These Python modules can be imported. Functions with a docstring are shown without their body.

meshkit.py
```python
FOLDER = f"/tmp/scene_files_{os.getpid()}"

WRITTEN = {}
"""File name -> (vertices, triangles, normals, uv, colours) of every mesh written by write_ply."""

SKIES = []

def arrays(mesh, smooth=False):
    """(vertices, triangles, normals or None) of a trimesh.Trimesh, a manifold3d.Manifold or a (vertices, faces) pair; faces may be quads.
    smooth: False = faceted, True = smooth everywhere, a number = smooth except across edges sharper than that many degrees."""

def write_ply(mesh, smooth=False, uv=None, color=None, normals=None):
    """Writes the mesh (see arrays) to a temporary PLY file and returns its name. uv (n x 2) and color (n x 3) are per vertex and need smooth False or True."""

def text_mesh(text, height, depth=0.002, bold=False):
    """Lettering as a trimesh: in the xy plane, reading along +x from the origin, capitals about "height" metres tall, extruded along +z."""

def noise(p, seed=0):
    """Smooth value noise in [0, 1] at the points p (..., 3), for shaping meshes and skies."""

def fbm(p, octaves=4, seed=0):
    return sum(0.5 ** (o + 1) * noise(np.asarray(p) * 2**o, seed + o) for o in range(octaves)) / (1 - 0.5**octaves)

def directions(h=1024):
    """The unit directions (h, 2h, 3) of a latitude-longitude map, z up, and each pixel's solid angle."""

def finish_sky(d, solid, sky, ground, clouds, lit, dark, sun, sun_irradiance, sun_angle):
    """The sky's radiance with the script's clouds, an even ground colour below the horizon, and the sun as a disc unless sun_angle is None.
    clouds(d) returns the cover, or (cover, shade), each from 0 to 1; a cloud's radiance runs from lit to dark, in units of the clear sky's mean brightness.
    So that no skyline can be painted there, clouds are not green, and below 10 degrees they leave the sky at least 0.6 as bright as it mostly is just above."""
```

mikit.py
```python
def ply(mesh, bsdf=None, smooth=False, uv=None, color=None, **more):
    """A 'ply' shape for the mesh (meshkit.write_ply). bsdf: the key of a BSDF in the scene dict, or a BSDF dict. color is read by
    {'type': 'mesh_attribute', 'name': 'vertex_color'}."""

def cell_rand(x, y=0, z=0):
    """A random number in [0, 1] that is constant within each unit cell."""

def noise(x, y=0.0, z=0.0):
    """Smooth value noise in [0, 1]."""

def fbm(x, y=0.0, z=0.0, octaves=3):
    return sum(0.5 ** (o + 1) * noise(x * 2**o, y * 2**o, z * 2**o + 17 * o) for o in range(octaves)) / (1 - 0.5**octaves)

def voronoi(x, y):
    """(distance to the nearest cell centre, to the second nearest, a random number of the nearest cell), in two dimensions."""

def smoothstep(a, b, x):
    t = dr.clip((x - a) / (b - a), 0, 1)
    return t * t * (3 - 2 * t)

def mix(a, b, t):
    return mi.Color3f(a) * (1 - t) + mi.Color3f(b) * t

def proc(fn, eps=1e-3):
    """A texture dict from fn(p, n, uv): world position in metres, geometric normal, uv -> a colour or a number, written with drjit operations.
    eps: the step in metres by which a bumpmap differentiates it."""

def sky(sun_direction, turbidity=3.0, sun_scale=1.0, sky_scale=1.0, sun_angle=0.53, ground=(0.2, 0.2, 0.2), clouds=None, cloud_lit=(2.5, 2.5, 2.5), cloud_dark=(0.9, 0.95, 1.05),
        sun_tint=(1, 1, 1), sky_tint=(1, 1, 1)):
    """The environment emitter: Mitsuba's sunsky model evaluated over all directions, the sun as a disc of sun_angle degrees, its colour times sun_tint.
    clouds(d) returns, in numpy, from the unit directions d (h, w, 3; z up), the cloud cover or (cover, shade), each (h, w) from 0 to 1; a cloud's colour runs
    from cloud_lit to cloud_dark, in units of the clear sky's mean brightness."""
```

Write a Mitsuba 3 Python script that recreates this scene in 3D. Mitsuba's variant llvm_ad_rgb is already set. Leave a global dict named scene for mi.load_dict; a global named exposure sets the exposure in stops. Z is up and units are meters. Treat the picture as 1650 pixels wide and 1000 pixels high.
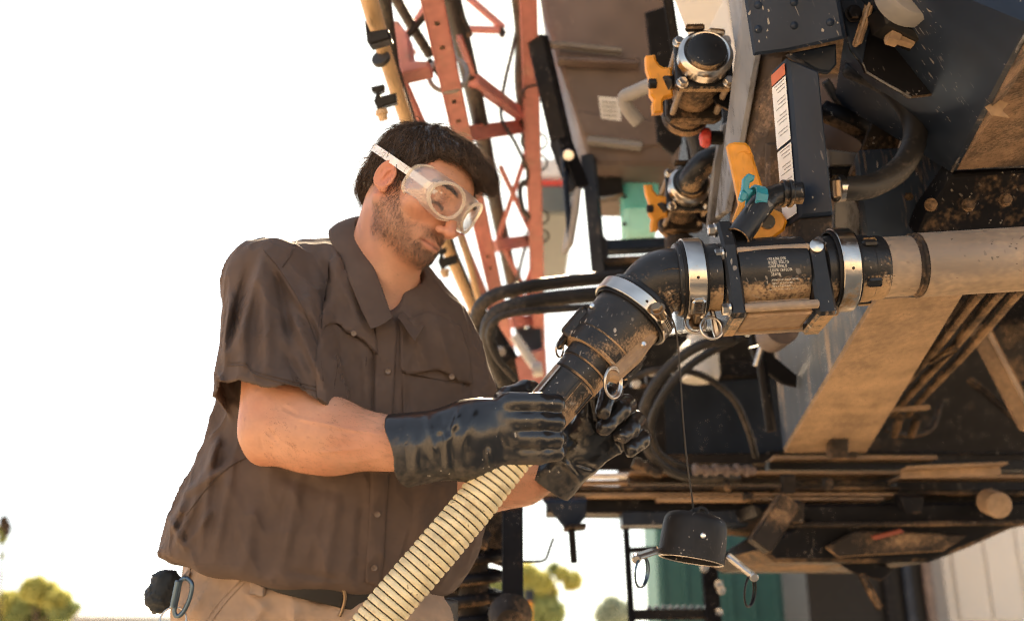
import math, random
import numpy as np, trimesh, mitsuba as mi, mikit, meshkit
import drjit as dr
import mapbox_earcut as earcut
from scipy.spatial import cKDTree

rng = np.random.default_rng(7)
random.seed(7)
scene, labels = {}, {}

# ---------------------------------------------------------------- camera, sky, exposure
PITCH = math.radians(19.2)
CAM = np.array([0.0, 0.0, 0.95])
FOC = 1604.0                                   # focal length in photograph pixels (1650 wide)
AX_R = np.array([1.0, 0, 0])
AX_F = np.array([0, math.cos(PITCH), math.sin(PITCH)])
AX_U = np.array([0, -math.sin(PITCH), math.cos(PITCH)])
T = mi.ScalarTransform4f


def P(px, py, d):
    """world point seen at photograph pixel (px, py) at depth d metres along the optical axis"""
    return CAM + d * (AX_F + AX_R * ((px - 825) / FOC) + AX_U * ((500 - py) / FOC))


scene['camera'] = {'type': 'thinlens', 'fov': math.degrees(2 * math.atan(825 / FOC)), 'fov_axis': 'x',
                   'to_world': T().look_at(origin=CAM.tolist(), target=(CAM + AX_F).tolist(), up=[0, 0, 1]),
                   'aperture_radius': 0.0055, 'focus_distance': 1.46, 'near_clip': 0.05, 'far_clip': 2000.0}
SUN = P(876, -55, 1.0) - CAM
scene['sky'] = mikit.sky(SUN.tolist(), turbidity=4, sun_scale=1.9, sun_angle=0.8, ground=(0.32, 0.26, 0.20), sky_tint=(1.05, 1.0, 0.92),
                         clouds=lambda d: 0.22 + 0.15 * meshkit.fbm(d * np.array([2.5, 2.5, 5.0]), 4),
                         cloud_lit=(1.8, 1.8, 1.8), cloud_dark=(1.2, 1.2, 1.25), sun_tint=(1.0, 0.94, 0.84))
exposure = 2.85

# ---------------------------------------------------------------- helpers
WORLD = np.stack([AX_R, AX_F, AX_U], 1)        # camera-axis coordinates (right, depth, up) -> world


def unit(v):
    v = np.asarray(v, float)
    return v / (np.linalg.norm(v) + 1e-12)


def numbered(key):
    if key not in scene and key not in _used:
        _used.add(key)
        return key
    k = 1
    while f'{key}_{k:03d}' in _used or f'{key}_{k:03d}' in scene:
        k += 1
    _used.add(f'{key}_{k:03d}')
    return f'{key}_{k:03d}'


_used = set()


def thing(name, label, cat, group=None, kind=None):
    key = numbered(name)
    labels[key] = {'label': label, 'category': cat}
    if group:
        labels[key]['group'] = group
    if kind:
        labels[key]['kind'] = kind
    return key


def put(name, mesh, mat, parent=None, smooth=False, label=None, color=None, **more):
    """one entry of the scene: a part of `parent`, or the single mesh of a thing"""
    key = numbered(f'{parent}__{name}') if parent else name
    scene[key] = mikit.ply(mesh, mat, smooth=smooth, color=color, **more)
    if label:
        labels.setdefault(key, {})['label'] = label
    return key


def one(name, mesh, mat, label, cat, smooth=False, group=None, kind=None, **more):
    key = thing(name, label, cat, group, kind)
    return put(key, mesh, mat, None, smooth, **more)


def join(*ms):
    vs, fs, o = [], [], 0
    for m in ms:
        v, f = (m.vertices, m.faces) if hasattr(m, 'vertices') else m
        vs.append(np.asarray(v, float)); fs.append(np.asarray(f, int) + o); o += len(v)
    return np.vstack(vs), np.vstack(fs)


def ear(poly):
    poly = np.asarray(poly, np.float64)
    return np.asarray(earcut.triangulate_float64(poly, np.array([len(poly)], np.uint32))).reshape(-1, 3).astype(int)


def area2(p):
    x, y = p[:, 0], p[:, 1]
    return 0.5 * np.sum(x * np.roll(y, -1) - np.roll(x, -1) * y)


def inset(p, c):
    """mitred inset of a CCW polygon, same number of points"""
    a, b = np.roll(p, 1, 0), np.roll(p, -1, 0)
    e0, e1 = p - a, b - p
    e0 /= np.linalg.norm(e0, axis=1)[:, None] + 1e-12
    e1 /= np.linalg.norm(e1, axis=1)[:, None] + 1e-12
    n0, n1 = np.stack([-e0[:, 1], e0[:, 0]], 1), np.stack([-e1[:, 1], e1[:, 0]], 1)
    m = n0 + n1
    m /= np.maximum((m * n0).sum(1), 0.35)[:, None] + 1e-9
    return p + m * c


def prism(pts, t, bevel=0.002, vec=None):
    """a plate: outline pts (N,3) roughly planar, thickness t away from the viewer (or along vec)"""
    pts = np.asarray(pts, float)
    c = pts.mean(0)
    n = np.zeros(3)
    for i in range(len(pts)):
        n += np.cross(pts[i] - c, pts[(i + 1) % len(pts)] - c)
    n = unit(n)
    if n @ (CAM - c) < 0:
        n = -n
    ux = unit(pts[1] - pts[0] - n * ((pts[1] - pts[0]) @ n)); uy = np.cross(n, ux)
    p2 = np.stack([(pts - c) @ ux, (pts - c) @ uy], 1)
    if area2(p2) < 0:
        p2, pts = p2[::-1].copy(), pts[::-1].copy()
    h = (pts - c) @ n
    full = lambda q, dz: c + q[:, :1] * ux + q[:, 1:] * uy + (h[:, None] + dz) * n
    ev = (-n * t) if vec is None else unit(vec) * t
    ed = unit(ev)
    b = min(bevel, t * 0.4)
    pi = inset(p2, b) if b > 0 else p2
    N = len(pts)
    rings = [full(pi, 0), full(p2, 0) + ed * b, full(p2, 0) + ev - ed * b, full(pi, 0) + ev]
    v = np.vstack(rings)
    f = []
    i = np.arange(N); j = (i + 1) % N
    for r in range(3):
        a, bq = r * N, (r + 1) * N
        f.append(np.stack([a + i, bq + i, bq + j], 1)); f.append(np.stack([a + i, bq + j, a + j], 1))
    tri = ear(pi)
    q = pi[tri]
    sgn = np.cross(q[:, 1] - q[:, 0], q[:, 2] - q[:, 0])
    tri[sgn < 0] = tri[sgn < 0][:, ::-1]
    f.append(tri); f.append(tri[:, ::-1] + 3 * N)
    return v, np.vstack(f)


def plate(pix, d, t, bevel=0.002, vec=None):
    """prism from photograph pixels; d a depth or one depth per corner"""
    d = np.broadcast_to(d, len(pix))
    return prism([P(x, y, dd) for (x, y), dd in zip(pix, d)], t, bevel, vec)


def bar(p0, p1, w, h, up=(0, 0, 1), bevel=0.003):
    """rectangular bar between two points: w across, h along up"""
    p0, p1 = np.asarray(p0, float), np.asarray(p1, float)
    a = unit(p1 - p0)
    s = unit(np.cross(a, up)); u = np.cross(s, a)
    L = np.linalg.norm(p1 - p0)
    b = min(bevel, 0.3 * min(w, h))
    prof = []
    for sx, sy in ((-1, -1), (1, -1), (1, 1), (-1, 1)):
        cx, cy = sx * (w / 2 - b), sy * (h / 2 - b)
        o = [(0, sy * b), (sx * b, 0)] if sx * sy > 0 else [(sx * b, 0), (0, sy * b)]
        for ox, oy in o:
            prof.append((cx + ox, cy + oy))
    prof = np.array(prof)
    if area2(prof) < 0:
        prof = prof[::-1]
    small = prof * (1 - 2 * b / np.array([w, h]))
    N = len(prof)
    ring = lambda q, t: p0 + a * t + q[:, :1] * s + q[:, 1:] * u
    v = np.vstack([ring(small, 0), ring(prof, b), ring(prof, L - b), ring(small, L)])
    i = np.arange(N); j = (i + 1) % N
    f = []
    for r in range(3):
        f.append(np.stack([r * N + i, r * N + j, (r + 1) * N + j], 1)); f.append(np.stack([r * N + i, (r + 1) * N + j, (r + 1) * N + i], 1))
    k = np.arange(1, N - 1)
    f.append(np.stack([k * 0, k + 1, k], 1)); f.append(np.stack([3 * N + k * 0, 3 * N + k, 3 * N + k + 1], 1))
    return v, np.vstack(f)


def frame_of(a):
    a = unit(a)
    s = unit(np.cross(a, [0, 0, 1] if abs(a[2]) < 0.9 else [1, 0, 0]))
    return s, np.cross(a, s)


def spline(pts, n=8):
    """Catmull-Rom through points (rows may hold extra columns such as a radius)"""
    p = np.asarray(pts, float)
    q = np.vstack([2 * p[0] - p[1], p, 2 * p[-1] - p[-2]])
    out = []
    for i in range(1, len(q) - 2):
        t = np.linspace(0, 1, n, endpoint=False)[:, None]
        a, b, c, d = q[i - 1], q[i], q[i + 1], q[i + 2]
        out.append(0.5 * (2 * b + (c - a) * t + (2 * a - 5 * b + 4 * c - d) * t ** 2 + (3 * b - a - 3 * c + d) * t ** 3))
    return np.vstack(out + [p[-1:]])


def tube(path, r, sides=16, caps=True, hollow=0.0):
    """round tube along a polyline; r a number or one radius per point; hollow: wall thickness of an open tube"""
    p = np.asarray(path, float)
    r = np.broadcast_to(r, len(p)).astype(float)
    t = np.gradient(p, axis=0); t /= np.linalg.norm(t, axis=1)[:, None] + 1e-12
    s, _ = frame_of(t[0])
    S = [s]
    for i in range(1, len(p)):
        s = s - t[i] * (s @ t[i]); s = unit(s); S.append(s)
    S = np.array(S); U = np.cross(t, S)
    ang = np.arange(sides) * 2 * np.pi / sides
    ca, sa = np.cos(ang)[None, :, None], np.sin(ang)[None, :, None]

    def rings(rr):
        return (p[:, None] + rr[:, None, None] * (S[:, None] * ca + U[:, None] * sa)).reshape(-1, 3)

    n = len(p)
    i, k = np.meshgrid(np.arange(n - 1), np.arange(sides), indexing='ij')
    a = (i * sides + k).ravel(); b = (i * sides + (k + 1) % sides).ravel()
    f = np.vstack([np.stack([a, b, b + sides], 1), np.stack([a, b + sides, a + sides], 1)])
    v = rings(r)
    if hollow:
        m = len(v)
        v = np.vstack([v, rings(r - hollow)])
        k = np.arange(sides); k2 = (k + 1) % sides; e = (n - 1) * sides
        f = np.vstack([f, f[:, ::-1] + m, np.stack([k, m + k, m + k2], 1), np.stack([k, m + k2, k2], 1),
                       np.stack([e + k, e + k2, m + e + k2], 1), np.stack([e + k, m + e + k2, m + e + k], 1)])
    elif caps:
        m = len(v)
        v = np.vstack([v, p[:1], p[-1:]])
        k = np.arange(sides); k2 = (k + 1) % sides; e = (n - 1) * sides
        f = np.vstack([f, np.stack([k * 0 + m, k2, k], 1), np.stack([k * 0 + m + 1, e + k, e + k2], 1)])
    return v, f


def lathe(prof, p0, axis, sides=40, squash=None):
    """revolve the profile [(along, radius), ...] about the axis from p0; open profiles ending at radius 0 are closed"""
    prof = np.asarray(prof, float)
    a = unit(axis); s, u = frame_of(a)
    ang = np.arange(sides) * 2 * np.pi / sides
    v = (np.asarray(p0) + prof[:, None, :1] * a + prof[:, None, 1:] * (np.cos(ang)[None, :, None] * s + np.sin(ang)[None, :, None] * u)).reshape(-1, 3)
    n = len(prof)
    i, k = np.meshgrid(np.arange(n - 1), np.arange(sides), indexing='ij')
    A = (i * sides + k).ravel(); B = (i * sides + (k + 1) % sides).ravel()
    return v, np.vstack([np.stack([A, B, B + sides], 1), np.stack([A, B + sides, A + sides], 1)])


def rod(p0, p1, r, sides=14, bevel=0.0015):
    L = np.linalg.norm(np.asarray(p1) - np.asarray(p0)); b = min(bevel, r * 0.4, L * 0.3)
    return lathe([(0, 0), (0, r - b), (b, r), (L - b, r), (L, r - b), (L, 0)], p0, np.asarray(p1) - np.asarray(p0), sides)


def ring(c, n, R, r, sides=40, k=10, el=1.0, up=None):
    """torus; el squashes it along one axis"""
    s, u = frame_of(n)
    if up is not None:
        u = unit(np.asarray(up) - unit(n) * (np.asarray(up) @ unit(n))); s = np.cross(u, unit(n))
    a = np.arange(sides + 1) * 2 * np.pi / sides
    path = np.asarray(c) + R * (el * np.cos(a)[:, None] * s + np.sin(a)[:, None] * u)
    return tube(path, r, k, caps=False)


def hexbolt(c, n, r, h):
    """bolt head with a washer, standing on c along n"""
    n = unit(n)
    head = lathe([(h * 0.2, 0), (h * 0.2, r), (h * 0.9, r), (h, r * 0.86), (h, 0)], c, n, 6)
    wash = lathe([(-0.001, r * 1.3), (h * 0.18, r * 1.3), (h * 0.22, r * 1.2), (h * 0.22, 0)], c, n, 18)
    return join(head, wash)


def band(c, axis, R, w, t, sides=64):
    """flat metal band around an axis"""
    return lathe([(-w / 2, R), (-w / 2, R + t), (-w / 2 + t * 0.3, R + t * 1.25), (w / 2 - t * 0.3, R + t * 1.25), (w / 2, R + t), (w / 2, R), (-w / 2, R)], c, axis, sides)


def text(s, h, origin, right, up, depth=0.0006, bold=False):
    m = meshkit.text_mesh(s, h, depth, bold)
    v = np.asarray(m.vertices)
    n = np.cross(unit(right), unit(up))
    return np.asarray(origin) + v[:, :1] * unit(right) + v[:, 1:2] * unit(up) + v[:, 2:] * n, np.asarray(m.faces)


def facing(key, c):
    pass


# ---- signed distance modelling: points are (N, 3) arrays
def s_cap(p, a, b, ra, rb=None):
    a, b = np.asarray(a, float), np.asarray(b, float)
    rb = ra if rb is None else rb
    ab = b - a
    t = np.clip((p - a) @ ab / (ab @ ab), 0, 1)
    d = p - a - t[:, None] * ab
    return np.sqrt((d * d).sum(1)) - (ra + (rb - ra) * t)


def s_ell(p, c, r, R=None):
    q = p - np.asarray(c, float)
    if R is not None:
        q = q @ R                               # columns of R are the ellipsoid's axes
    r = np.asarray(r, float)
    k0 = np.sqrt(((q / r) ** 2).sum(1)); k1 = np.sqrt(((q / r ** 2) ** 2).sum(1)) + 1e-9
    return k0 * (k0 - 1) / k1


def smin(a, b, k):
    h = np.clip(0.5 + 0.5 * (b - a) / k, 0, 1)
    return b + (a - b) * h - k * h * (1 - h)


def smax(a, b, k):
    return -smin(-a, -b, k)


def sdf_mesh(f, lo, hi, h, B=4, slack=1.5):
    """surface nets of f(points) = 0, evaluated only near the surface"""
    lo, hi = np.asarray(lo, float), np.asarray(hi, float)
    nb = np.ceil((hi - lo) / (h * B)).astype(int) + 1
    g = np.stack(np.meshgrid(*[np.arange(n) for n in nb], indexing='ij'), -1)
    cen = lo + (g + 0.5 - 0.5 / B) * (h * B)
    fc = f(cen.reshape(-1, 3)).reshape(nb)
    act = np.abs(fc) < slack * h * B
    vol = np.repeat(np.repeat(np.repeat(np.where(fc < 0, -1.0, 1.0).astype(np.float32), B, 0), B, 1), B, 2)
    blocks = np.argwhere(act)
    off = np.stack(np.meshgrid(*[np.arange(B)] * 3, indexing='ij'), -1).reshape(-1, 3)
    for s in range(0, len(blocks), 6000):
        idx = (blocks[s:s + 6000, None] * B + off).reshape(-1, 3)
        vol[idx[:, 0], idx[:, 1], idx[:, 2]] = f(lo + idx * h)
    sh = np.array(vol.shape)
    vol[0], vol[-1], vol[:, 0], vol[:, -1], vol[:, :, 0], vol[:, :, -1] = 1, 1, 1, 1, 1, 1
    neg = vol < 0
    ids, pts, quads = [], [], []
    st = np.array([sh[1] * sh[2], sh[2], 1])
    for a in range(3):
        b, c = (a + 1) % 3, (a + 2) % 3
        s0 = [slice(None)] * 3; s1 = [slice(None)] * 3
        s0[a], s1[a] = slice(0, -1), slice(1, None)
        e = np.argwhere(neg[tuple(s0)] != neg[tuple(s1)])
        e = e[(e[:, b] > 0) & (e[:, c] > 0)]
        e2 = e.copy(); e2[:, a] += 1
        v0, v1 = vol[e[:, 0], e[:, 1], e[:, 2]], vol[e2[:, 0], e2[:, 1], e2[:, 2]]
        x = e.astype(float); x[:, a] += v0 / (v0 - v1)
        base = e @ st
        q = np.stack([base - st[b] - st[c], base - st[c], base, base - st[b]], 1)
        inside = v0 < 0
        q[~inside] = q[~inside][:, ::-1]
        for k in range(4):
            ids.append(q[:, k]); pts.append(x)
        quads.append(q)
    ids, pts, quads = np.concatenate(ids), np.vstack(pts), np.vstack(quads)
    u, inv = np.unique(ids, return_inverse=True)
    cnt = np.bincount(inv)
    v = np.stack([np.bincount(inv, pts[:, k]) / cnt for k in range(3)], 1)
    qi = np.searchsorted(u, quads)
    return lo + v * h, np.vstack([qi[:, [0, 1, 2]], qi[:, [0, 2, 3]]])


def to_world(vf):
    """mesh in camera-axis coordinates (right, depth, up) -> world"""
    return CAM + np.asarray(vf[0]) @ WORLD.T, vf[1]


def C(px, py, d):
    return np.array([(px - 825) / FOC * d, d, (500 - py) / FOC * d])


def sfbm(p, s, octaves=3, seed=0):
    return meshkit.fbm(p * s, octaves, seed)

# ---------------------------------------------------------------- materials
noise, fbm, smooth, mix = mikit.noise, mikit.fbm, mikit.smoothstep, mikit.mix


def solid(name, col, rough=0.5, metallic=0.0, spec=0.5, **kw):
    scene[name] = {'type': 'twosided', 'bsdf': {'type': 'principled', 'base_color': {'type': 'rgb', 'value': list(col)}, 'roughness': rough, 'metallic': metallic, 'specular': spec, **kw}}


def dirty(name, base, dust=(0.34, 0.225, 0.125), lo=0.5, hi=0.7, sc=9.0, under=0.0, rough=0.4, metallic=0.0, stretch=(1, 1, 1), fleck=0.0, fleck_col=(0.4, 0.36, 0.31), var=0.5, bump=0.0, spec=0.5, scratch=0.0, band=(0.35, 0.95)):
    """paint, plastic or metal under a patchy coat of dried mud (thicker on the undersides it is splashed from)"""
    def coords(p):
        x, y, z = p.x * stretch[0], p.y * stretch[1], p.z * stretch[2]
        return 0.80 * x + 0.53 * y + 0.28 * z, -0.56 * x + 0.82 * y + 0.07 * z, -0.19 * x - 0.21 * y + 0.96 * z

    def cover(p, n, octs):
        x, y, z = coords(p)
        big = fbm(x * sc, y * sc, z * sc, octaves=octs)
        fine = fbm(y * sc * 13 + 3, z * sc * 13, x * sc * 13, octaves=2)
        return smooth(lo, hi, big * 0.72 + fine * 0.28 + under * smooth(band[0], band[1], -n.z)), fine

    def colour(p, n, uv):
        x, y, z = coords(p)
        m, fine = cover(p, n, 4)
        tone = noise(x * sc * 2.7, y * sc * 2.7 + 9, z * sc * 2.7)
        c = mix(mi.Color3f(base) * (1 - var * 0.5 + var * tone), mi.Color3f(dust) * (0.55 + 0.5 * tone + 0.4 * fine), m)
        if fleck:
            k = smooth(1 - fleck, 1 - fleck + 0.05, noise(z * 260, x * 260 + 5, y * 260) * (0.55 + 0.45 * tone) / 0.8)
            c = mix(c, fleck_col, k * 0.7)
        if scratch:
            k = smooth(0.80, 0.88, noise(x * 60, y * 420, z * 90)) * smooth(0.5, 0.75, noise(x * 17 + 4, y * 17, z * 17))
            c = mix(c, fleck_col, k * scratch)
        return c

    def gloss(p, n, uv):
        m, _ = cover(p, n, 2)
        return dr.lerp(mi.Float(rough), mi.Float(0.9), m)

    b = {'type': 'principled', 'base_color': mikit.proc(colour), 'roughness': mikit.proc(gloss), 'metallic': metallic, 'specular': spec}
    if bump:
        b = {'type': 'bumpmap', 'scale': bump, 'arbitrary': mikit.proc(lambda p, n, uv: fbm(p.x * 55, p.y * 55, p.z * 55, octaves=3)), 'bsdf': b}
    scene[name] = {'type': 'twosided', 'bsdf': b}


TAN = (0.40, 0.265, 0.145)
dirty('m_black_plastic', (0.015, 0.016, 0.018), TAN, 0.66, 0.92, 22, under=0.40, rough=0.33, fleck=0.06, scratch=0.6, spec=0.35, band=(0.25, 1.0))
dirty('m_steel', (0.56, 0.52, 0.47), TAN, 0.66, 0.95, 30, under=0.22, rough=0.19, metallic=1.0, var=0.35)
dirty('m_mud_steel', (0.026, 0.021, 0.018), (0.30, 0.19, 0.105), 0.48, 0.86, 14, under=0.20, rough=0.6, fleck=0.05, bump=0.003, spec=0.2)
dirty('m_tan', (0.25, 0.168, 0.105), (0.38, 0.255, 0.15), 0.30, 0.75, 9, under=0.15, rough=0.75, var=0.18, fleck=0.05, fleck_col=(0.12, 0.08, 0.05))
dirty('m_navy', (0.017, 0.026, 0.044), (0.16, 0.135, 0.115), 0.64, 0.92, 9, under=0.12, rough=0.36, stretch=(1, 1, 0.35), fleck=0.05, scratch=0.4, spec=0.22)
dirty('m_rail_side', (0.030, 0.046, 0.074), (0.27, 0.20, 0.14), 0.50, 0.74, 12, under=0.62, rough=0.5, stretch=(1.4, 1.4, 0.25), fleck=0.1, fleck_col=(0.5, 0.48, 0.46), scratch=0.4, spec=0.3)
dirty('m_black_steel', (0.008, 0.008, 0.010), (0.20, 0.13, 0.075), 0.64, 0.98, 11, under=0.27, rough=0.45, fleck=0.05, scratch=0.35, spec=0.15)
dirty('m_brown_panel', (0.14, 0.105, 0.092), (0.24, 0.19, 0.16), 0.5, 0.9, 6, rough=0.5)
dirty('m_pipe', (0.225, 0.178, 0.138), (0.36, 0.262, 0.172), 0.42, 0.85, 10, under=0.25, rough=0.42, var=0.3, stretch=(0.7, 1.2, 1.2), fleck=0.08, fleck_col=(0.05, 0.04, 0.03), scratch=0.5)
dirty('m_red_veiled', (0.49, 0.200, 0.175), (0.44, 0.27, 0.22), 0.52, 0.8, 22, rough=0.5, var=0.3)  # red paint paled to imitate the veiling sun glare over the boom
dirty('m_rubber', (0.022, 0.021, 0.021), (0.13, 0.105, 0.08), 0.55, 0.9, 10, under=0.15, rough=0.5)
dirty('m_yellow', (0.60, 0.25, 0.016), (0.34, 0.19, 0.05), 0.62, 0.92, 30, rough=0.42, var=0.25, scratch=0.25, fleck_col=(0.25, 0.14, 0.06))
dirty('m_hose', (0.72, 0.62, 0.38), (0.44, 0.34, 0.19), 0.50, 0.9, 28, rough=0.40, fleck=0.07, fleck_col=(0.16, 0.1, 0.05), var=0.35)
dirty('m_glove', (0.009, 0.0095, 0.0115), (0.075, 0.060, 0.046), 0.60, 1.0, 11, under=0.26, rough=0.24, fleck=0.03, var=0.8, spec=0.7)
dirty('m_cast', (0.085, 0.062, 0.046), (0.27, 0.175, 0.11), 0.42, 0.75, 20, under=0.1, rough=0.7, fleck=0.07, fleck_col=(0.02, 0.016, 0.012), bump=0.007, spec=0.2)
dirty('m_coupler', (0.020, 0.020, 0.021), (0.34, 0.225, 0.13), 0.60, 0.92, 30, under=0.46, rough=0.38, fleck=0.08, scratch=0.85, spec=0.35, band=(0.15, 0.9))
solid('m_hose_groove', (0.02, 0.015, 0.01), 0.8)
solid('m_black', (0.008, 0.008, 0.009), 0.45, spec=0.25)
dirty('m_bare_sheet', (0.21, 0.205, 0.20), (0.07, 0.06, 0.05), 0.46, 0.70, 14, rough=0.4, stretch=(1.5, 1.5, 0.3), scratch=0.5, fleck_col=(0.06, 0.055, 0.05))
solid('m_bright_steel', (0.72, 0.70, 0.67), 0.2, 1.0)
solid('m_brass', (0.30, 0.22, 0.145), 0.4, 1.0)
solid('m_button', (0.12, 0.085, 0.065), 0.3)
solid('m_teal', (0.022, 0.20, 0.26), 0.35)
solid('m_white', (0.78, 0.77, 0.74), 0.5)
solid('m_label_ink', (0.03, 0.03, 0.03), 0.6)
solid('m_label_orange', (0.55, 0.15, 0.06), 0.5)
solid('m_reflector', (0.26, 0.07, 0.04), 0.3)
solid('m_text', (0.62, 0.58, 0.5), 0.5)
solid('m_knob_red', (0.5, 0.05, 0.04), 0.35)
solid('m_tan_pipe', (0.52, 0.36, 0.20), 0.5)
solid('m_grey_plastic', (0.26, 0.25, 0.24), 0.5)
solid('m_blue_steel', (0.10, 0.15, 0.20), 0.3, 0.8)
scene['m_bottle'] = {'type': 'principledthin', 'base_color': {'type': 'rgb', 'value': [0.34, 0.84, 0.84]}, 'roughness': 0.45, 'diff_trans': 1.1, 'eta': 1.3}
scene['m_bottle_pale'] = {'type': 'principledthin', 'base_color': {'type': 'rgb', 'value': [0.62, 0.90, 0.86]}, 'roughness': 0.45, 'diff_trans': 1.1, 'eta': 1.3}


def ground_col(p, n, uv):
    a = fbm(p.x * 0.8, p.y * 0.8, p.z * 0.8, octaves=4)
    b = noise(p.x * 22, p.y * 22, p.z * 22)
    return mix((0.38, 0.300, 0.215), (0.50, 0.405, 0.30), a) * (0.85 + 0.3 * b)


scene['m_ground'] = {'type': 'twosided', 'bsdf': {'type': 'principled', 'base_color': mikit.proc(ground_col), 'roughness': 0.9, 'specular': 0.2}}

# ---------------------------------------------------------------- setting
g = 600.0
one('ground', (np.array([[-g, -g, 0], [g, -g, 0], [g, g, 0], [-g, g, 0.0]]), np.array([[0, 1, 2], [0, 2, 3]])), 'm_ground',
    'dusty tan dirt yard under the truck', 'ground', kind='structure')
del labels['ground']['category']
# ---------------------------------------------------------------- far things: trees, containers, sheds
UP = np.array([0, 0, 1.0])


def ground_below(px, py, d):
    p = P(px, py, d)
    return np.array([p[0], p[1], 0.0])


def leaf_cloud(blobs, n, size, seed):
    """many small leaf-sized faces spread through a crown's clumps"""
    r = np.random.default_rng(seed)
    vol = np.array([b[1] ** 2 for b in blobs]); pick = r.choice(len(blobs), n, p=vol / vol.sum())
    c = np.array([b[0] for b in blobs])[pick]; R = np.array([b[1] for b in blobs])[pick]
    dirs = r.normal(size=(n, 3)); dirs /= np.linalg.norm(dirs, axis=1)[:, None]
    pos = c + dirs * (R * r.uniform(0.2, 1.25, n) ** 0.55)[:, None]
    a = r.normal(size=(n, 3)); a /= np.linalg.norm(a, axis=1)[:, None]
    b = np.cross(a, r.normal(size=(n, 3))); b /= np.linalg.norm(b, axis=1)[:, None]
    s = size * r.uniform(0.6, 1.5, n)[:, None]
    v = np.stack([pos - a * s, pos + b * s * 0.45, pos + a * s, pos - b * s * 0.45], 1).reshape(-1, 3)
    i = np.arange(n) * 4
    return v, np.vstack([np.stack([i, i + 1, i + 2], 1), np.stack([i, i + 2, i + 3], 1)])


for nm, col in (('m_leaf_yellow', (0.56, 0.55, 0.19)), ('m_leaf_green', (0.36, 0.42, 0.19)), ('m_leaf_far', (0.46, 0.53, 0.43))):
    scene[nm] = {'type': 'principledthin', 'base_color': {'type': 'rgb', 'value': list(col)}, 'roughness': 0.6, 'diff_trans': 0.9, 'eta': 1.3}
solid('m_bark', (0.09, 0.065, 0.045), 0.9)


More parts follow.
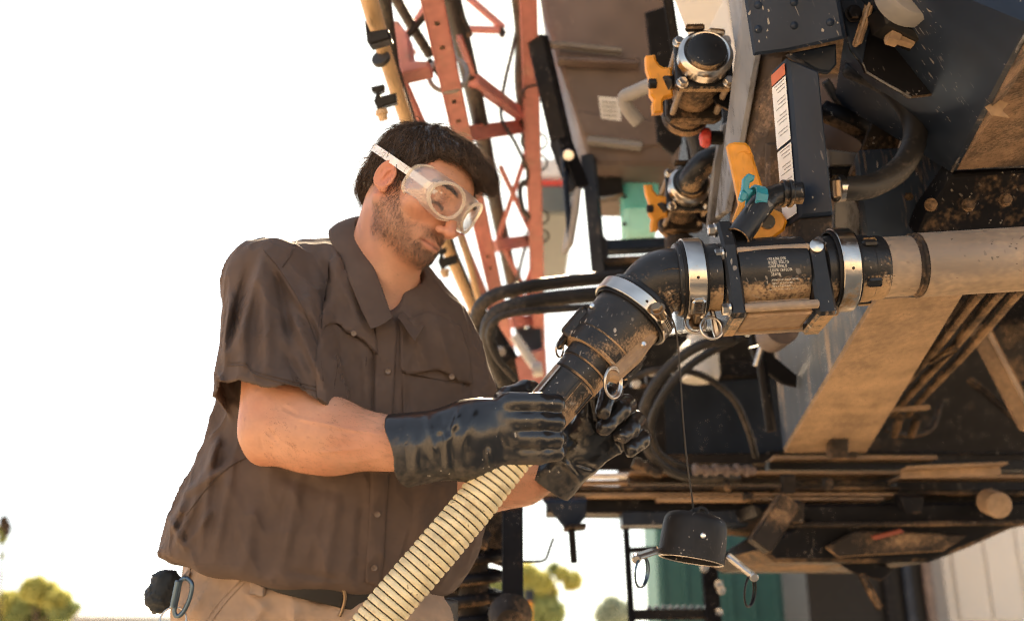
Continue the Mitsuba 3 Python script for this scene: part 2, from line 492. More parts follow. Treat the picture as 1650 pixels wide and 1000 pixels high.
def tree(label, blobs, d, foot, mats, leaf, n, seed, girth=1.0):
    group = None
    key = thing('tree', label, 'tree', group)
    m = d / FOC
    pts = [(P(x, y, d + dz), r * m) for x, y, r, dz in blobs]
    base = ground_below(foot, 1000, d)
    top = np.mean([p for p, _ in pts], 0)
    h = top[2]
    trunk = [tube(spline([base, base * 0.5 + top * 0.5 + [0.02 * h, 0, 0], top], 6), np.linspace(0.05, 0.02, 13) * h * girth, 8)]
    for p, r in pts[::2]:
        trunk.append(tube(spline([base * 0.4 + top * 0.6, (base * 0.4 + top * 0.6) * 0.4 + p * 0.6 + [0, 0, 0.03 * h], p], 5), np.linspace(0.02, 0.006, 11) * h * girth, 6))
    put('trunk', join(*trunk), 'm_bark', key, smooth=True)
    half = len(pts) // 2
    put('crown', leaf_cloud(pts[:half], n // 2, leaf, seed), mats[0], key)
    put('crown', leaf_cloud(pts[half:], n // 2, leaf, seed + 1), mats[1], key)


tree('low yellow-green tree left of the grey roof at lower left', [(50, 950, 14, 0), (75, 955, 17, 0.5), (95, 968, 15, 0), (62, 938, 8, .3), (15, 975, 20, 1), (38, 985, 24, 1), (75, 990, 26, 1.5), (100, 985, 16, 0), (118, 980, 8, 0), (5, 990, 18, 1)],
     45, 60, ('m_leaf_yellow', 'm_leaf_green'), 0.22, 7000, 31)
tree('bushy yellow-green tree behind the hanging hook', [(850, 925, 14, 0), (868, 940, 18, 0), (845, 960, 22, 0), (880, 955, 16, .4), (905, 925, 9, 0), (922, 935, 13, 0), (893, 915, 8, .2), (865, 975, 26, 0), (890, 985, 18, 0), (840, 990, 26, .5), (810, 975, 24, .4), (800, 940, 12, .4)],
     30, 855, ('m_leaf_yellow', 'm_leaf_green'), 0.14, 9000, 33)
tree('small pale blue-green tree right of the bushy yellow one', [(985, 975, 13, 0), (998, 985, 16, 0), (975, 990, 14, 0), (1008, 995, 12, .4)], 70, 990, ('m_leaf_far', 'm_leaf_far'), 0.3, 2500, 35)
tree('thin dark treetop at the far left edge', [(6, 838, 5, 0), (8, 848, 7, 0), (10, 858, 5, 0), (2, 855, 6, 0), (4, 868, 5, 0), (3, 895, 3, 0)], 40, 3, ('m_bark', 'm_leaf_green'), 0.12, 700, 37, 0.18)

# low shed with a grey roof at the left horizon
k = thing('shed', 'low grey metal-roofed shed behind the worker at the left horizon', 'shed')
solid('m_shed', (0.42, 0.42, 0.42), 0.6)
a, b = P(110, 985, 55), P(330, 988, 55)
put('wall', prism([[a[0], a[1], 0], [b[0] + 6, b[1], 0], [b[0] + 6, b[1], b[2] - .3], [a[0], a[1], a[2] - .3]], 6.0, 0.02, vec=[0, 1, 0]), 'm_shed', k)
for i in range(22):
    x0 = a[0] - 0.4 + i * (b[0] + 6.8 - a[0]) / 22
    w_ = (b[0] + 6.8 - a[0]) / 22 - 0.03
    put('roof_sheet', prism([[x0, a[1] - .5, a[2] - .25], [x0 + w_, a[1] - .5, a[2] - .25], [x0 + w_, a[1] + 4, a[2] + .5], [x0, a[1] + 4, a[2] + .5]], 0.06, 0.01), 'm_shed', k)


def vbox(x0, x1, y0, y1, z0, z1, bevel=0.01):
    return prism([[x0, y0, z0], [x1, y0, z0], [x1, y0, z1], [x0, y0, z1]], y1 - y0, bevel, vec=[0, 1, 0])


# green freight container
solid('m_green', (0.022, 0.090, 0.080), 0.5)
solid('m_green_lit', (0.10, 0.23, 0.19), 0.5)
k = thing('freight_container', 'dark green freight container standing behind the ladder', 'container')
gx0, gx1, gy = P(1062, 900, 13)[0], P(1291, 940, 13)[0], P(1100, 940, 13)[1]
put('body', vbox(gx0, gx1, gy, gy + 1.3, 0.0, 2.75), 'm_green', k)
nrib = 7
for i in range(nrib):
    x = gx0 + 0.02 + i * (gx1 - gx0 - 0.1) / (nrib - 1)
    put('post', vbox(x, x + 0.06, gy - 0.05, gy - 0.003, 0.05, 2.72), 'm_green', k)
put('lit_side_panel', vbox(gx0 - 0.012, gx0 - 0.002, gy + 0.06, gy + 1.24, 0.05, 2.7), 'm_green_lit', k)  # paler copy of the green: sky light painted onto this side
# dark trailer between the containers
k = thing('trailer', 'black trailer side between the green container and the cream doors', 'trailer')
tx0, tx1, ty = P(1300, 940, 9.4)[0], P(1503, 940, 9.4)[0], P(1300, 940, 9.4)[1]
put('body', vbox(tx0, tx1, ty, ty + 0.9, 0.5, 3.0), 'm_black', k)
put('skirt', vbox(tx0, tx1, ty + 0.05, ty + 0.9, 0.02, 0.495), 'm_black', k)
for i in range(3):
    x = tx1 - 0.10 - i * 0.19
    put('post', vbox(x, x + 0.07, ty - 0.08, ty - 0.003, 0.5, 2.9), ('m_brown_panel', 'm_navy', 'm_black_steel')[i], k)
# cream shed door with panels
solid('m_cream', (0.66, 0.63, 0.57), 0.6)
k = thing('panel_door_shed', 'cream panelled shed wall at the lower right corner', 'shed')
cx0, cy = P(1522, 940, 10)[0], P(1522, 940, 10)[1]
put('wall', vbox(cx0, cx0 + 5, cy, cy + 4, 0, 2.7), 'm_cream', k)
for i in range(7):
    for z, h_ in ((0.08, 0.80), (0.92, 0.34), (1.30, 1.34)):
        x = cx0 + 0.10 + i * 0.34
        put('panel', vbox(x, x + 0.31, cy - 0.022, cy - 0.002, z, z + h_, 0.008), 'm_cream', k)
put('corner_post', vbox(cx0 - 0.13, cx0 - 0.003, cy - 0.02, cy + 4, 0, 2.75), 'm_grey_plastic', k)
# marker post in front of the tree
k = thing('marker_post', 'orange marker post with a dark cap in front of the bushy tree', 'post')
b0 = ground_below(853, 1000, 9)
t0 = P(853, 968, 9)
put('post', rod(b0, t0, 0.03), 'm_yellow', k, smooth=30)
put('cap', rod(t0 + [0, 0, 0.002], t0 + [0, 0, 0.1], 0.045), 'm_navy', k, smooth=30)
# far cab behind the boom
k = thing('parked_vehicle', 'white vehicle cab with a red stripe beyond the boom', 'vehicle')
solid('m_stripe_red', (0.5, 0.05, 0.05), 0.4)
solid('m_paint_white', (0.62, 0.65, 0.70), 0.35)
solid('m_dark_glass', (0.10, 0.13, 0.15), 0.15)


def slab(pix, d, t):
    return plate(pix, d, t, 0.02, vec=[0, 1, 0])


put('cab', slab([(856, 258), (905, 252), (928, 268), (932, 287), (856, 287)], 8, 1.6), 'm_paint_white', k)
put('stripe', slab([(856, 288), (932, 288), (932, 296), (856, 296)], 7.98, 1.6), 'm_stripe_red', k)
put('window', slab([(856, 297), (930, 297), (926, 344), (880, 344), (856, 330)], 8.0, 1.5), 'm_dark_glass', k)
put('added_support', tube([P(862, 335, 8.6), P(872, 600, 8.6), P(832, 790, 8.6), P(826, 1000, 8.6), ground_below(826, 1000, 8.6)], 0.028, 10), 'm_black_steel', k, smooth=True)  # bent pole added so the far cab does not float
# ---------------------------------------------------------------- the spray truck seen from below and behind
truck = thing('spray_truck', 'mud-caked dark blue spray truck seen from below with frame rail, boxes and brackets', 'truck')
Y1 = np.array([0, 1.0, 0])


def tp(name, mesh, mat='m_black_steel', smooth=False, label=None, parent=None):
    return put(name, mesh, mat, parent or truck, smooth, label)


# frame rail: near end upper right, running away to the lower left
tp('frame_rail', plate([(1412, 478), (1552, 470), (1396, 726), (1262, 726)], [1.80, 1.80, 2.75, 2.75], 0.30, 0.006, vec=UP), 'm_rail_side', label='long frame rail with muddy underside')
tp('rail_mud', prism([P(1413, 478, 1.80) - UP * 0.005, P(1551, 470, 1.80) - UP * 0.005, P(1395, 726, 2.75) - UP * 0.005, P(1263, 726, 2.75) - UP * 0.005], 0.0035, 0.0005, vec=UP), 'm_tan', label='dried mud coat on the underside of the rail')
tp('weld_seam', tube([P(1318, 640, 2.385), P(1360, 634, 2.35), P(1400, 634, 2.35), P(1434, 640, 2.38)], 0.007, 8), 'm_mud_steel', True)
tp('rail_bracket', plate([(1340, 705), (1368, 705), (1368, 740), (1340, 740)], 2.62, 0.05, 0.004), 'm_mud_steel')
# three brake lines along the rail and their clip
for (x0, x1) in ((1573, 1436), (1604, 1459), (1633, 1484)):
    pth = spline([P(x0 + 40, 440, 1.86), P(x0, 478, 1.95), P((x0 + x1) / 2 + 4, 560, 2.3), P(x1, 642, 2.70), P(x1 - 22, 668, 2.85)], 6)
    tp('brake_line', tube(pth, 0.0105, 10), 'm_mud_steel', True)
tp('line_clip', bar(P(1424, 660, 2.72), P(1498, 656, 2.72), 0.02, 0.012), 'm_tan')
tp('line_clip', bar(P(1500, 585, 2.30), P(1540, 560, 2.22), 0.02, 0.012), 'm_mud_steel')
for x in (1450, 1478):
    tp('fitting', rod(P(x, 672, 2.75), P(x - 10, 700, 2.85), 0.012), 'm_mud_steel', True)
tp('air_line', tube(spline([P(1425, 690, 2.9), P(1460, 700, 2.95), P(1500, 690, 3.0), P(1515, 650, 3.05)], 8), 0.008, 8), 'm_mud_steel', True)
tp('diagonal_strut', bar(P(1578, 530, 2.5), P(1662, 690, 2.35), 0.045, 0.04), 'm_tan')
tp('diagonal_strut', bar(P(1560, 610, 3.0), P(1670, 700, 2.9), 0.02, 0.02), 'm_mud_steel')
tp('cross_tube', rod(P(1580, 505, 2.9), P(1720, 495, 2.9), 0.03), 'm_mud_steel', True)
tp('bearing_bracket', plate([(1590, 540), (1640, 505), (1680, 520), (1680, 600), (1630, 620)], 2.8, 0.1), 'm_mud_steel')
# dark floor plates above and behind
tp('floor_plate', plate([(1040, 540), (1720, 470), (1720, 842), (1242, 842), (1242, 806), (1000, 806), (985, 640), (1010, 560)], 4.3, 0.03), 'm_black_steel')
tp('floor_plate', plate([(930, 680), (1050, 660), (1050, 758), (930, 758)], 3.6, 0.03), 'm_black_steel')
tp('added_shade_box', vbox(1.1, 4.5, 4.5, 6.5, 1.85, 4.6, 0.1), 'm_black_steel')  # box added behind everything to shade the ground and darken gaps
tp('added_shade_slab', prism([[0.42, 0.75, 2.05], [3.4, 0.75, 2.05], [3.4, 4.4, 4.55], [0.42, 4.4, 4.55]], 0.5, 0.03, vec=[0, 0, 1]), 'm_black_steel')  # slab added out of view to block the overhead sky
tp('bed_plate', prism([P(1215, 60, 2.5), P(1720, 0, 2.1), P(1720, 520, 2.6), P(1290, 540, 3.3)], 0.02), 'm_black_steel')

# upper right: box girder towards the viewer, navy side and muddy underside
tp('girder', plate([(1534, 278), (1720, 268), (1740, -40), (1662, 40)], [1.75, 1.72, 1.20, 1.22], 0.35, 0.006, vec=[-0.35, 0.55, 0.75]), 'm_navy', label='navy box girder, underside brown with mud')
tp('girder_skin', plate([(1543, 274), (1722, 262), (1742, -30), (1672, 34)], [1.735, 1.705, 1.185, 1.205], 0.004, 0.001), 'm_cast')
tp('girder_end', plate([(1536, 282), (1722, 272), (1722, 372), (1478, 380), (1492, 345)], [1.75, 1.73, 1.78, 1.80, 1.78], 0.06, 0.004), 'm_black_steel', label='black muddy end plate')
tp('side_plate', plate([(1470, 158), (1515, 150), (1546, 70), (1572, -20), (1690, -20), (1656, 36), (1530, 272), (1522, 274)], [1.78, 1.74, 1.66, 1.6, 1.5, 1.55, 1.78, 1.79], 0.02, 0.003), 'm_navy')
tp('plate_rib', bar(P(1574, -10, 1.585), P(1606, 128, 1.655), 0.022, 0.022), 'm_rail_side')
tp('web_plate', plate([(1345, 305), (1440, 300), (1476, 160), (1526, 280), (1486, 376), (1340, 392)], [1.92, 1.95, 1.90, 1.82, 1.85, 1.92], 0.03, 0.003), 'm_rail_side')
# gusset with bolt, rib, plug and black box
tp('gusset', plate([(1349, -10), (1372, 78), (1390, 102), (1396, 116), (1468, 157), (1513, 152), (1542, 74), (1550, -10)], 1.60, 0.012, 0.002), 'm_black_steel')
tp('gusset_face', plate([(1350, -10), (1373, 78), (1391, 101), (1398, 60), (1420, 0), (1420, -10)], 1.585, 0.010, 0.002), 'm_navy')
tp('gusset_rib', bar(P(1408, -14, 1.575), P(1380, 74, 1.575), 0.010, 0.024, up=AX_F), 'm_tan')
tp('bolt', hexbolt(P(1375, 22, 1.575), -AX_F, 0.0105, 0.010), 'm_black_steel')
bx = tp('black_box', plate([(1422, 8), (1548, -4), (1544, 70), (1516, 76), (1430, 38)], 1.50, 0.07, 0.006), 'm_black')
tp('plug', lathe([(0, 0), (0, 0.017), (0.016, 0.017), (0.018, 0.012), (0.04, 0.012), (0.04, 0)], P(1432, 54, 1.53), P(1470, 66, 1.53) - P(1432, 54, 1.53), 6), 'm_tan')
tp('round_cover', lathe([(0, 0), (0, 0.055), (0.008, 0.06), (0.05, 0.06)], P(1492, -38, 1.44), AX_F, 40), 'm_grey_plastic', 40)

# edge highlights put in as pale worn strips; patches and small fixings
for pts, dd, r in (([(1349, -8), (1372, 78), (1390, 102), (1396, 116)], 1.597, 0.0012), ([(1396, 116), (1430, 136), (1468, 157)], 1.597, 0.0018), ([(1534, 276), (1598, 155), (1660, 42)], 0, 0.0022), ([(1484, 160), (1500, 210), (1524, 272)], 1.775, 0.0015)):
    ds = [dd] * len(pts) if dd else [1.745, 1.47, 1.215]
    tp('worn_edge_highlight', tube(spline([P(x, y, d_) for (x, y), d_ in zip(pts, ds)], 6), r, 8), 'm_bare_sheet', True)
tp('worn_patch', plate([(1346, 322), (1376, 316), (1388, 350), (1382, 392), (1346, 394)], 1.90, 0.004, 0.001), 'm_bare_sheet')
tp('arrow_tab', plate([(1588, 172), (1610, 160), (1626, 166), (1616, 178), (1628, 190), (1600, 186)], 1.46, 0.004, 0.001), 'm_tan')
for (x, y, d_) in ((1440, 345, 1.88), (1462, 318, 1.87), (1500, 330, 1.77), (1560, 330, 1.75), (1620, 322, 1.73), (1590, 60, 1.55), (1556, 168, 1.72)):
    tp('bolt', hexbolt(P(x, y, d_), -AX_F, 0.009, 0.009), 'm_mud_steel')
tp('hose_run', tube(spline([P(1365, 120, 1.95), P(1400, 150, 1.93), P(1430, 200, 1.95), P(1434, 250, 1.97), P(1420, 300, 2.0)], 8), 0.011, 12), 'm_rubber', True)
tp('hose_run', tube(spline([P(1330, 130, 2.0), P(1350, 160, 2.0), P(1380, 172, 2.0), P(1420, 170, 1.98), P(1450, 180, 1.95)], 8), 0.009, 12), 'm_rubber', True)
# upper middle: dark box with rivets, muddy casting and stickered post
tp('riveted_box', plate([(1197, -14), (1350, -14), (1363, 62), (1268, 83), (1213, 90)], 1.50, 0.22, 0.005, vec=[0.36, 0.85, 0.62]), 'm_navy')
for (x, y) in ((1222, 47), (1280, 41), (1338, 36), (1222, 8), (1280, 4)):
    tp('rivet', lathe([(0, 0.006), (0.002, 0.005), (0.0035, 0)], P(x, y, 1.499), -AX_F, 14), 'm_navy', True)
tp('box_flap', plate([(1270, 86), (1348, 70), (1349, 104), (1338, 116), (1318, 114)], 1.56, 0.02, 0.003), 'm_navy')
tp('casting', plate([(1214, 86), (1272, 82), (1262, 170), (1286, 405), (1170, 405), (1190, 226)], [1.72, 1.66, 1.66, 1.66, 1.72, 1.72], 0.4, 0.012, vec=[0.28, 1, 0.45]), 'm_cast', label='rough muddy casting behind the yellow lever')
tp('casting_lug', plate([(1236, 230), (1262, 225), (1268, 300), (1236, 306)], 1.655, 0.02, 0.006), 'm_cast')
tp('edge_sheet', plate([(1172, -10), (1197, -10), (1215, 88), (1190, 228), (1168, 340), (1152, 352), (1182, 190), (1190, 120)], [1.85, 1.72, 1.69, 1.70, 1.72, 1.76, 1.84, 1.80], 0.012, 0.002), 'm_bare_sheet')
tp('cream_panel', plate([(1082, -10), (1170, -10), (1190, 110), (1184, 190), (1120, 90)], [2.3, 2.2, 2.15, 2.15, 2.3], 0.02, 0.003), 'm_cream')
tp('side_sheet', plate([(1164, 200), (1186, 190), (1172, 300), (1160, 360), (1140, 368), (1150, 260)], 2.05, 0.02, 0.003), 'm_bare_sheet')
# stickered post: square tube
post = tp('post', plate([(1269, 92), (1321, 114), (1344, 344), (1290, 349)], [1.53, 1.50, 1.50, 1.53], 0.05, 0.004, vec=[-0.28, 1, 0.05]), 'm_navy', label='dark blue square post with warning stickers')
o = [P(1268.5, 94, 1.530), P(1289.5, 349, 1.530)]
back = unit([-0.28, 1, 0.05])


def on_side(t, s):
    return o[0] * (1 - t) + o[1] * t + back * s + np.array([-0.0022, -0.0006, 0])


for (t0, t1, m) in ((0.02, 0.09, 'm_label_orange'), (0.10, 0.50, 'm_white'), (0.52, 0.97, 'm_white')):
    q4 = [on_side(t0, 0.006), on_side(t1, 0.006), on_side(t1, 0.046), on_side(t0, 0.046)]
    st = put('sticker', prism(q4, 0.0006, 0.0), m, post)
    dn, ac = unit(o[1] - o[0]), back
    lines = ('WARNING',) if m == 'm_label_orange' else (('KEEP', 'HANDS', 'CLEAR') if t0 < 0.5 else ('READ', 'MANUAL'))
    Lh = np.linalg.norm(o[1] - o[0])
    for r_ in range(int((t1 - t0) * Lh / 0.006) - 2):
        if r_ % 4 == 3:
            continue
        w_ = 0.028 - 0.008 * ((r_ * 7) % 3) / 2
        a_ = on_side(t0 + 0.012 + r_ * 0.006 / Lh, 0.010) + np.array([-0.0006, -0.0002, 0])
        put('print_line', prism([a_, a_ + ac * w_, a_ + ac * w_ + dn * 0.0013, a_ + dn * 0.0013], 0.0004, 0.0), 'm_grey_plastic', st)
tp('post_foot', plate([(1290, 351), (1344, 346), (1338, 402), (1330, 412), (1286, 412)], [1.535, 1.505, 1.505, 1.51, 1.535], 0.06, 0.004, vec=[-0.28, 1, 0.05]), 'm_mud_steel')
# curved tank end and straps seen between post and gusset
tp('tank_end', lathe([(0, 0), (0.004, 0.05), (0.02, 0.11), (0.06, 0.16), (0.3, 0.17)], P(1352, 210, 2.10), [0.1, 1, 0.1], 48), 'm_brown_panel', True)
tp('strap', tube(spline([P(1325, 178, 2.02), P(1365, 195, 2.0), P(1400, 218, 2.02), P(1420, 260, 2.05)], 8), 0.022, 10), 'm_black_steel', True)
tp('bar_end', plate([(1334, 240), (1384, 246), (1376, 268), (1338, 268)], 1.98, 0.1, 0.004), 'm_grey_plastic')
tp('dark_block', plate([(1336, 270), (1378, 268), (1374, 300), (1340, 304)], 1.97, 0.1, 0.004), 'm_black')
tp('inner_fender', plate([(1366, 300), (1384, 250), (1420, 160), (1446, 190), (1452, 225), (1436, 268), (1405, 286)], 1.92, 0.01, 0.002), 'm_mud_steel')

# left of the valves: tall brown panel box, its frame and lamp bracket
fb = tp('fender_box', plate([(868, -16), (875, 24), (899, 98), (925, 175), (945, 248), (962, 264), (1086, 266), (1102, 205), (1072, -16)], 3.0, 0.5, 0.012, vec=[0.1, 1, 0.1]), 'm_brown_panel', label='tall brown steel box')
put('lower_step', plate([(925, 178), (1070, 196), (1078, 232), (1030, 236), (940, 215)], 2.985, 0.012, 0.004), 'm_brown_panel', fb)
put('ledge', bar(P(946, 226, 2.97), P(1034, 236, 2.97), 0.03, 0.022), 'm_grey_plastic', fb)
put('rail', bar(P(884, 72, 2.97), P(1002, 84, 2.97), 0.03, 0.012), 'm_grey_plastic', fb)
put('rail', bar(P(898, 98, 2.97), P(1030, 104, 2.97), 0.04, 0.018), 'm_brown_panel', fb)
lb = put('paper_label', plate([(964, 155), (998, 158), (1001, 195), (969, 191)], 2.984, 0.003, 0.0), 'm_white', fb)
for i in range(4):
    put('print_line', plate([(969 + i * 0.6, 163 + i * 7), (993 + i * 0.6, 165 + i * 7), (993.3 + i * .6, 167 + i * 7), (969.3 + i * .6, 165 + i * 7)], 2.980, 0.002, 0.0), 'm_grey_plastic', lb)
tp('frame_strut', bar(P(866, 60, 2.9), P(905, 230, 2.9), 0.055, 0.04), 'm_black_steel')
tp('frame_strut', bar(P(902, 225, 2.88), P(932, 305, 2.86), 0.05, 0.05), 'm_black_steel')
tp('mirror_arm', bar(P(906, 232, 2.86), P(919, 388, 2.8), 0.012, 0.02), 'm_navy')
tp('mirror', plate([(930, 300), (938, 302), (934, 340), (925, 392), (917, 394), (916, 384), (924, 340)], 2.78, 0.08, 0.006, vec=[-0.2, 1, 0]), 'm_grey_plastic')
tp('bolt', hexbolt(P(916, 250, 2.8), -AX_F, 0.012, 0.01), 'm_bright_steel')
tp('upright', bar(P(948, 250, 3.0), P(966, 440, 3.0), 0.04, 0.05), 'm_navy')
tp('upright_gusset', plate([(962, 365), (980, 388), (980, 440), (964, 440)], 3.0, 0.03), 'm_navy')
tp('dark_box', plate([(958, 268), (1000, 268), (1006, 312), (965, 318)], 3.1, 0.2), 'm_black_steel')
tp('crossbar', bar(P(968, 400, 3.05), P(1100, 393, 3.05), 0.05, 0.035), 'm_navy')
tp('crossbar', bar(P(968, 424, 3.02), P(1100, 418, 3.02), 0.05, 0.022), 'm_mud_steel')
tp('crossbar', bar(P(968, 440, 3.0), P(1120, 434, 3.0), 0.05, 0.03), 'm_black_steel')
tp('valve_plate', plate([(1040, 20), (1072, 10), (1098, 130), (1100, 230), (1085, 250), (1060, 230), (1052, 120)], 2.75, 0.02, 0.003), 'm_black_steel')
tp('hanger', bar(P(1075, -10, 2.4), P(1118, 262, 2.5), 0.022, 0.03), 'm_black_steel')
# lower middle: navy tank panel and black framing
tp('tank_panel', plate([(1050, 600), (1300, 585), (1296, 742), (1062, 742)], 3.3, 0.06, 0.01), 'm_navy', label='flat navy side of a tank')
tp('tank_rim', bar(P(1040, 606, 3.2), P(1300, 590, 3.2), 0.05, 0.05), 'm_black_steel')
tp('tank_rim', bar(P(1056, 600, 3.22), P(1062, 745, 3.22), 0.05, 0.04), 'm_black_steel')
tp('tank_rim', bar(P(1060, 742, 3.2), P(1250, 740, 3.2), 0.05, 0.035), 'm_mud_steel')
tp('black_bracket', plate([(1010, 530), (1140, 548), (1210, 540), (1220, 600), (1120, 618), (1020, 625)], 3.4, 0.1, 0.01), 'm_black_steel')
tp('white_jug', lathe([(0, 0), (0.0, 0.055), (0.012, 0.062), (0.10, 0.062), (0.13, 0.03), (0.145, 0.03), (0.145, 0)], P(1128, 612, 3.1), UP, 28), 'm_white', 40)
tp('hanger_arm', plate([(1210, 560), (1226, 556), (1285, 605), (1284, 625), (1262, 620), (1222, 590)], 2.5, 0.03, 0.004), 'm_black_steel')
tp('hanger_bolt', rod(P(1228, 555, 2.42), P(1218, 590, 2.42), 0.008), 'm_steel', True)
tp('hanger_rod', rod(P(1226, 580, 2.45), P(1243, 694, 2.45), 0.013), 'm_black_steel', True)
tp('saddle', lathe([(-.05, 0.0), (-.05, 0.038), (0.05, 0.038), (0.05, 0)], P(1252, 535, 2.3), [0, 1, 0.1], 30), 'm_brown_panel', 40)
for (x, y) in ((1024, 586), (1088, 607), (1025, 618), (1110, 607), (1050, 600)):
    tp('bolt', hexbolt(P(x, y, 3.18), -AX_F, 0.011, 0.012), 'm_bright_steel')
# cross members under the bed
for (x0, y0, x1, y1, d, w, h, m) in (
        (1236, 729, 1720, 730, 3.00, 0.02, 0.010, 'm_black_steel'), (1240, 741, 1500, 741, 3.00, 0.10, 0.012, 'm_tan'), (1236, 751, 1720, 751, 3.02, 0.05, 0.030, 'm_black'),
        (1012, 764, 1440, 765, 2.96, 0.09, 0.008, 'm_tan'), (1440, 772, 1720, 771, 2.90, 0.10, 0.010, 'm_tan'), (1012, 774, 1440, 774, 3.00, 0.05, 0.022, 'm_mud_steel'),
        (1016, 784, 1260, 784, 2.90, 0.04, 0.006, 'm_tan'), (864, 791, 1440, 791, 2.86, 0.12, 0.010, 'm_mud_steel'), (864, 798, 1440, 798, 2.84, 0.06, 0.010, 'm_tan'),
        (1058, 805, 1420, 805, 2.80, 0.05, 0.008, 'm_tan'), (1440, 786, 1720, 785, 2.86, 0.06, 0.026, 'm_black_steel'), (1440, 795, 1720, 795, 2.84, 0.04, 0.008, 'm_mud_steel')):
    tp('cross_member', bar(P(x0, y0, d), P(x1, y1, d), w, h, bevel=0.0015), m)
tp('cross_member', bar(P(1452, 757, 2.7), P(1612, 750, 2.7), 0.09, 0.007, bevel=0.001), 'm_tan', label='bright tan angle iron')
tp('cross_member', bar(P(1452, 764, 2.7), P(1612, 758, 2.7), 0.004, 0.022, bevel=0.001), 'm_tan')
tp('cross_member', bar(P(930, 767, 3.1), P(1018, 766, 3.1), 0.05, 0.012), 'm_white')
tp('cross_member', bar(P(930, 778, 3.05), P(1018, 777, 3.05), 0.05, 0.012), 'm_tan')
for (x, y, w, h_) in ((1262, 766, 20, 30), (1168, 776, 10, 14), (1362, 716, 20, 22), (1200, 796, 14, 10), (1330, 772, 12, 18)):
    tp('clip', plate([(x, y), (x + w, y), (x + w, y + h_), (x, y + h_)], 2.74, 0.03, 0.003), 'm_mud_steel')
tp('bed_frame', bar(P(880, 816, 2.95), P(1250, 820, 2.95), 0.12, 0.05), 'm_black_steel')
tp('bed_frame', bar(P(1000, 838, 2.9), P(1250, 835, 2.9), 0.10, 0.04), 'm_navy')
tp('bed_frame', bar(P(1236, 818, 2.95), P(1720, 812, 2.95), 0.10, 0.07), 'm_black_steel')
# hitch and peg
tp('hitch', plate([(874, 806), (946, 806), (944, 834), (930, 850), (908, 850)], 2.75, 0.10, 0.006), 'm_navy')
tp('hitch_foot', bar(P(908, 851, 2.72), P(944, 848, 2.72), 0.08, 0.012), 'm_mud_steel')
tp('hitch_peg', rod(P(921, 852, 2.72), P(925, 906, 2.72), 0.010), 'm_black_steel', True)
# tray under the right side
tp('tray', plate([(1215, 812), (1700, 806), (1700, 838), (1655, 840), (1560, 882), (1500, 905), (1250, 905), (1222, 885), (1300, 838), (1222, 830)], 2.7, 0.5, 0.01, vec=[-0.1, 1, 0.02]), 'm_black_steel', label='black mud tray')
tp('tray_lip', plate([(1330, 882), (1378, 856), (1560, 862), (1520, 888), (1350, 898)], 2.66, 0.02, 0.004), 'm_mud_steel')
tp('tray_rail', bar(P(1240, 846, 2.66), P(1640, 842, 2.66), 0.03, 0.012), 'm_mud_steel')
tp('stabiliser', bar(P(1222, 880, 2.55), P(1270, 805, 2.6), 0.05, 0.06), 'm_mud_steel')
tp('end_cap', lathe([(0, 0), (0, 0.030), (0.004, 0.034), (0.06, 0.034)], P(1611, 814, 2.6), AX_F, 32), 'm_tan', 40)
tp('tray_bracket', plate([(1450, 800), (1490, 800), (1485, 826), (1460, 826)], 2.62, 0.05), 'm_black_steel')
tp('tray_bracket', plate([(1272, 810), (1296, 810), (1296, 842), (1276, 842)], 2.62, 0.05), 'm_mud_steel')
tp('reflector', plate([(1404, 864), (1452, 852), (1458, 857), (1410, 870)], 2.64, 0.012), 'm_reflector')
tp('coupling_bracket', plate([(1350, 908), (1410, 905), (1440, 918), (1420, 935), (1380, 925)], 2.75, 0.1), 'm_black_steel')
tp('release_lever', bar(P(1388, 925, 2.7), P(1418, 980, 2.7), 0.018, 0.018), 'm_mud_steel')
# suspension behind the worker: post, coil spring, bracket
tp('suspension_post', bar(P(826, 800, 2.4), P(826, 1120, 2.2), 0.05, 0.05, up=AX_F), 'm_black_steel')
tp('suspension_plate', plate([(745, 770), (834, 780), (836, 850), (826, 920), (770, 900), (745, 860)], 2.5, 0.04, 0.006), 'm_mud_steel')
hx = np.linspace(0, 5.2 * 2 * np.pi, 130)
ax0, ax1 = P(765, 870, 2.45), P(760, 1040, 2.38)
s_, u_ = frame_of(ax1 - ax0)
tp('coil_spring', tube(ax0 + (ax1 - ax0) * (hx / hx[-1])[:, None] + 0.062 * (np.cos(hx)[:, None] * s_ + np.sin(hx)[:, None] * u_), 0.014, 10), 'm_black_steel', True)
tp('shock_absorber', rod(P(766, 840, 2.45), P(760, 1080, 2.38), 0.036), 'm_mud_steel', True)
tp('axle_block', plate([(690, 880), (745, 860), (770, 900), (760, 1060), (680, 1060)], 2.6, 0.2, 0.01), 'm_black_steel')
tp('mud_flap', plate([(690, 800), (760, 790), (800, 1000), (790, 1100), (690, 1100)], 2.9, 0.01, 0.002), 'm_black_steel')
tp('shackle', rod(P(752, 860, 2.38), P(788, 872, 2.38), 0.022), 'm_mud_steel', True)
tp('hub', lathe([(0, 0), (0, 0.03), (0.02, 0.045), (0.06, 0.05)], P(822, 1003, 2.2), AX_F, 30), 'm_mud_steel', 40)

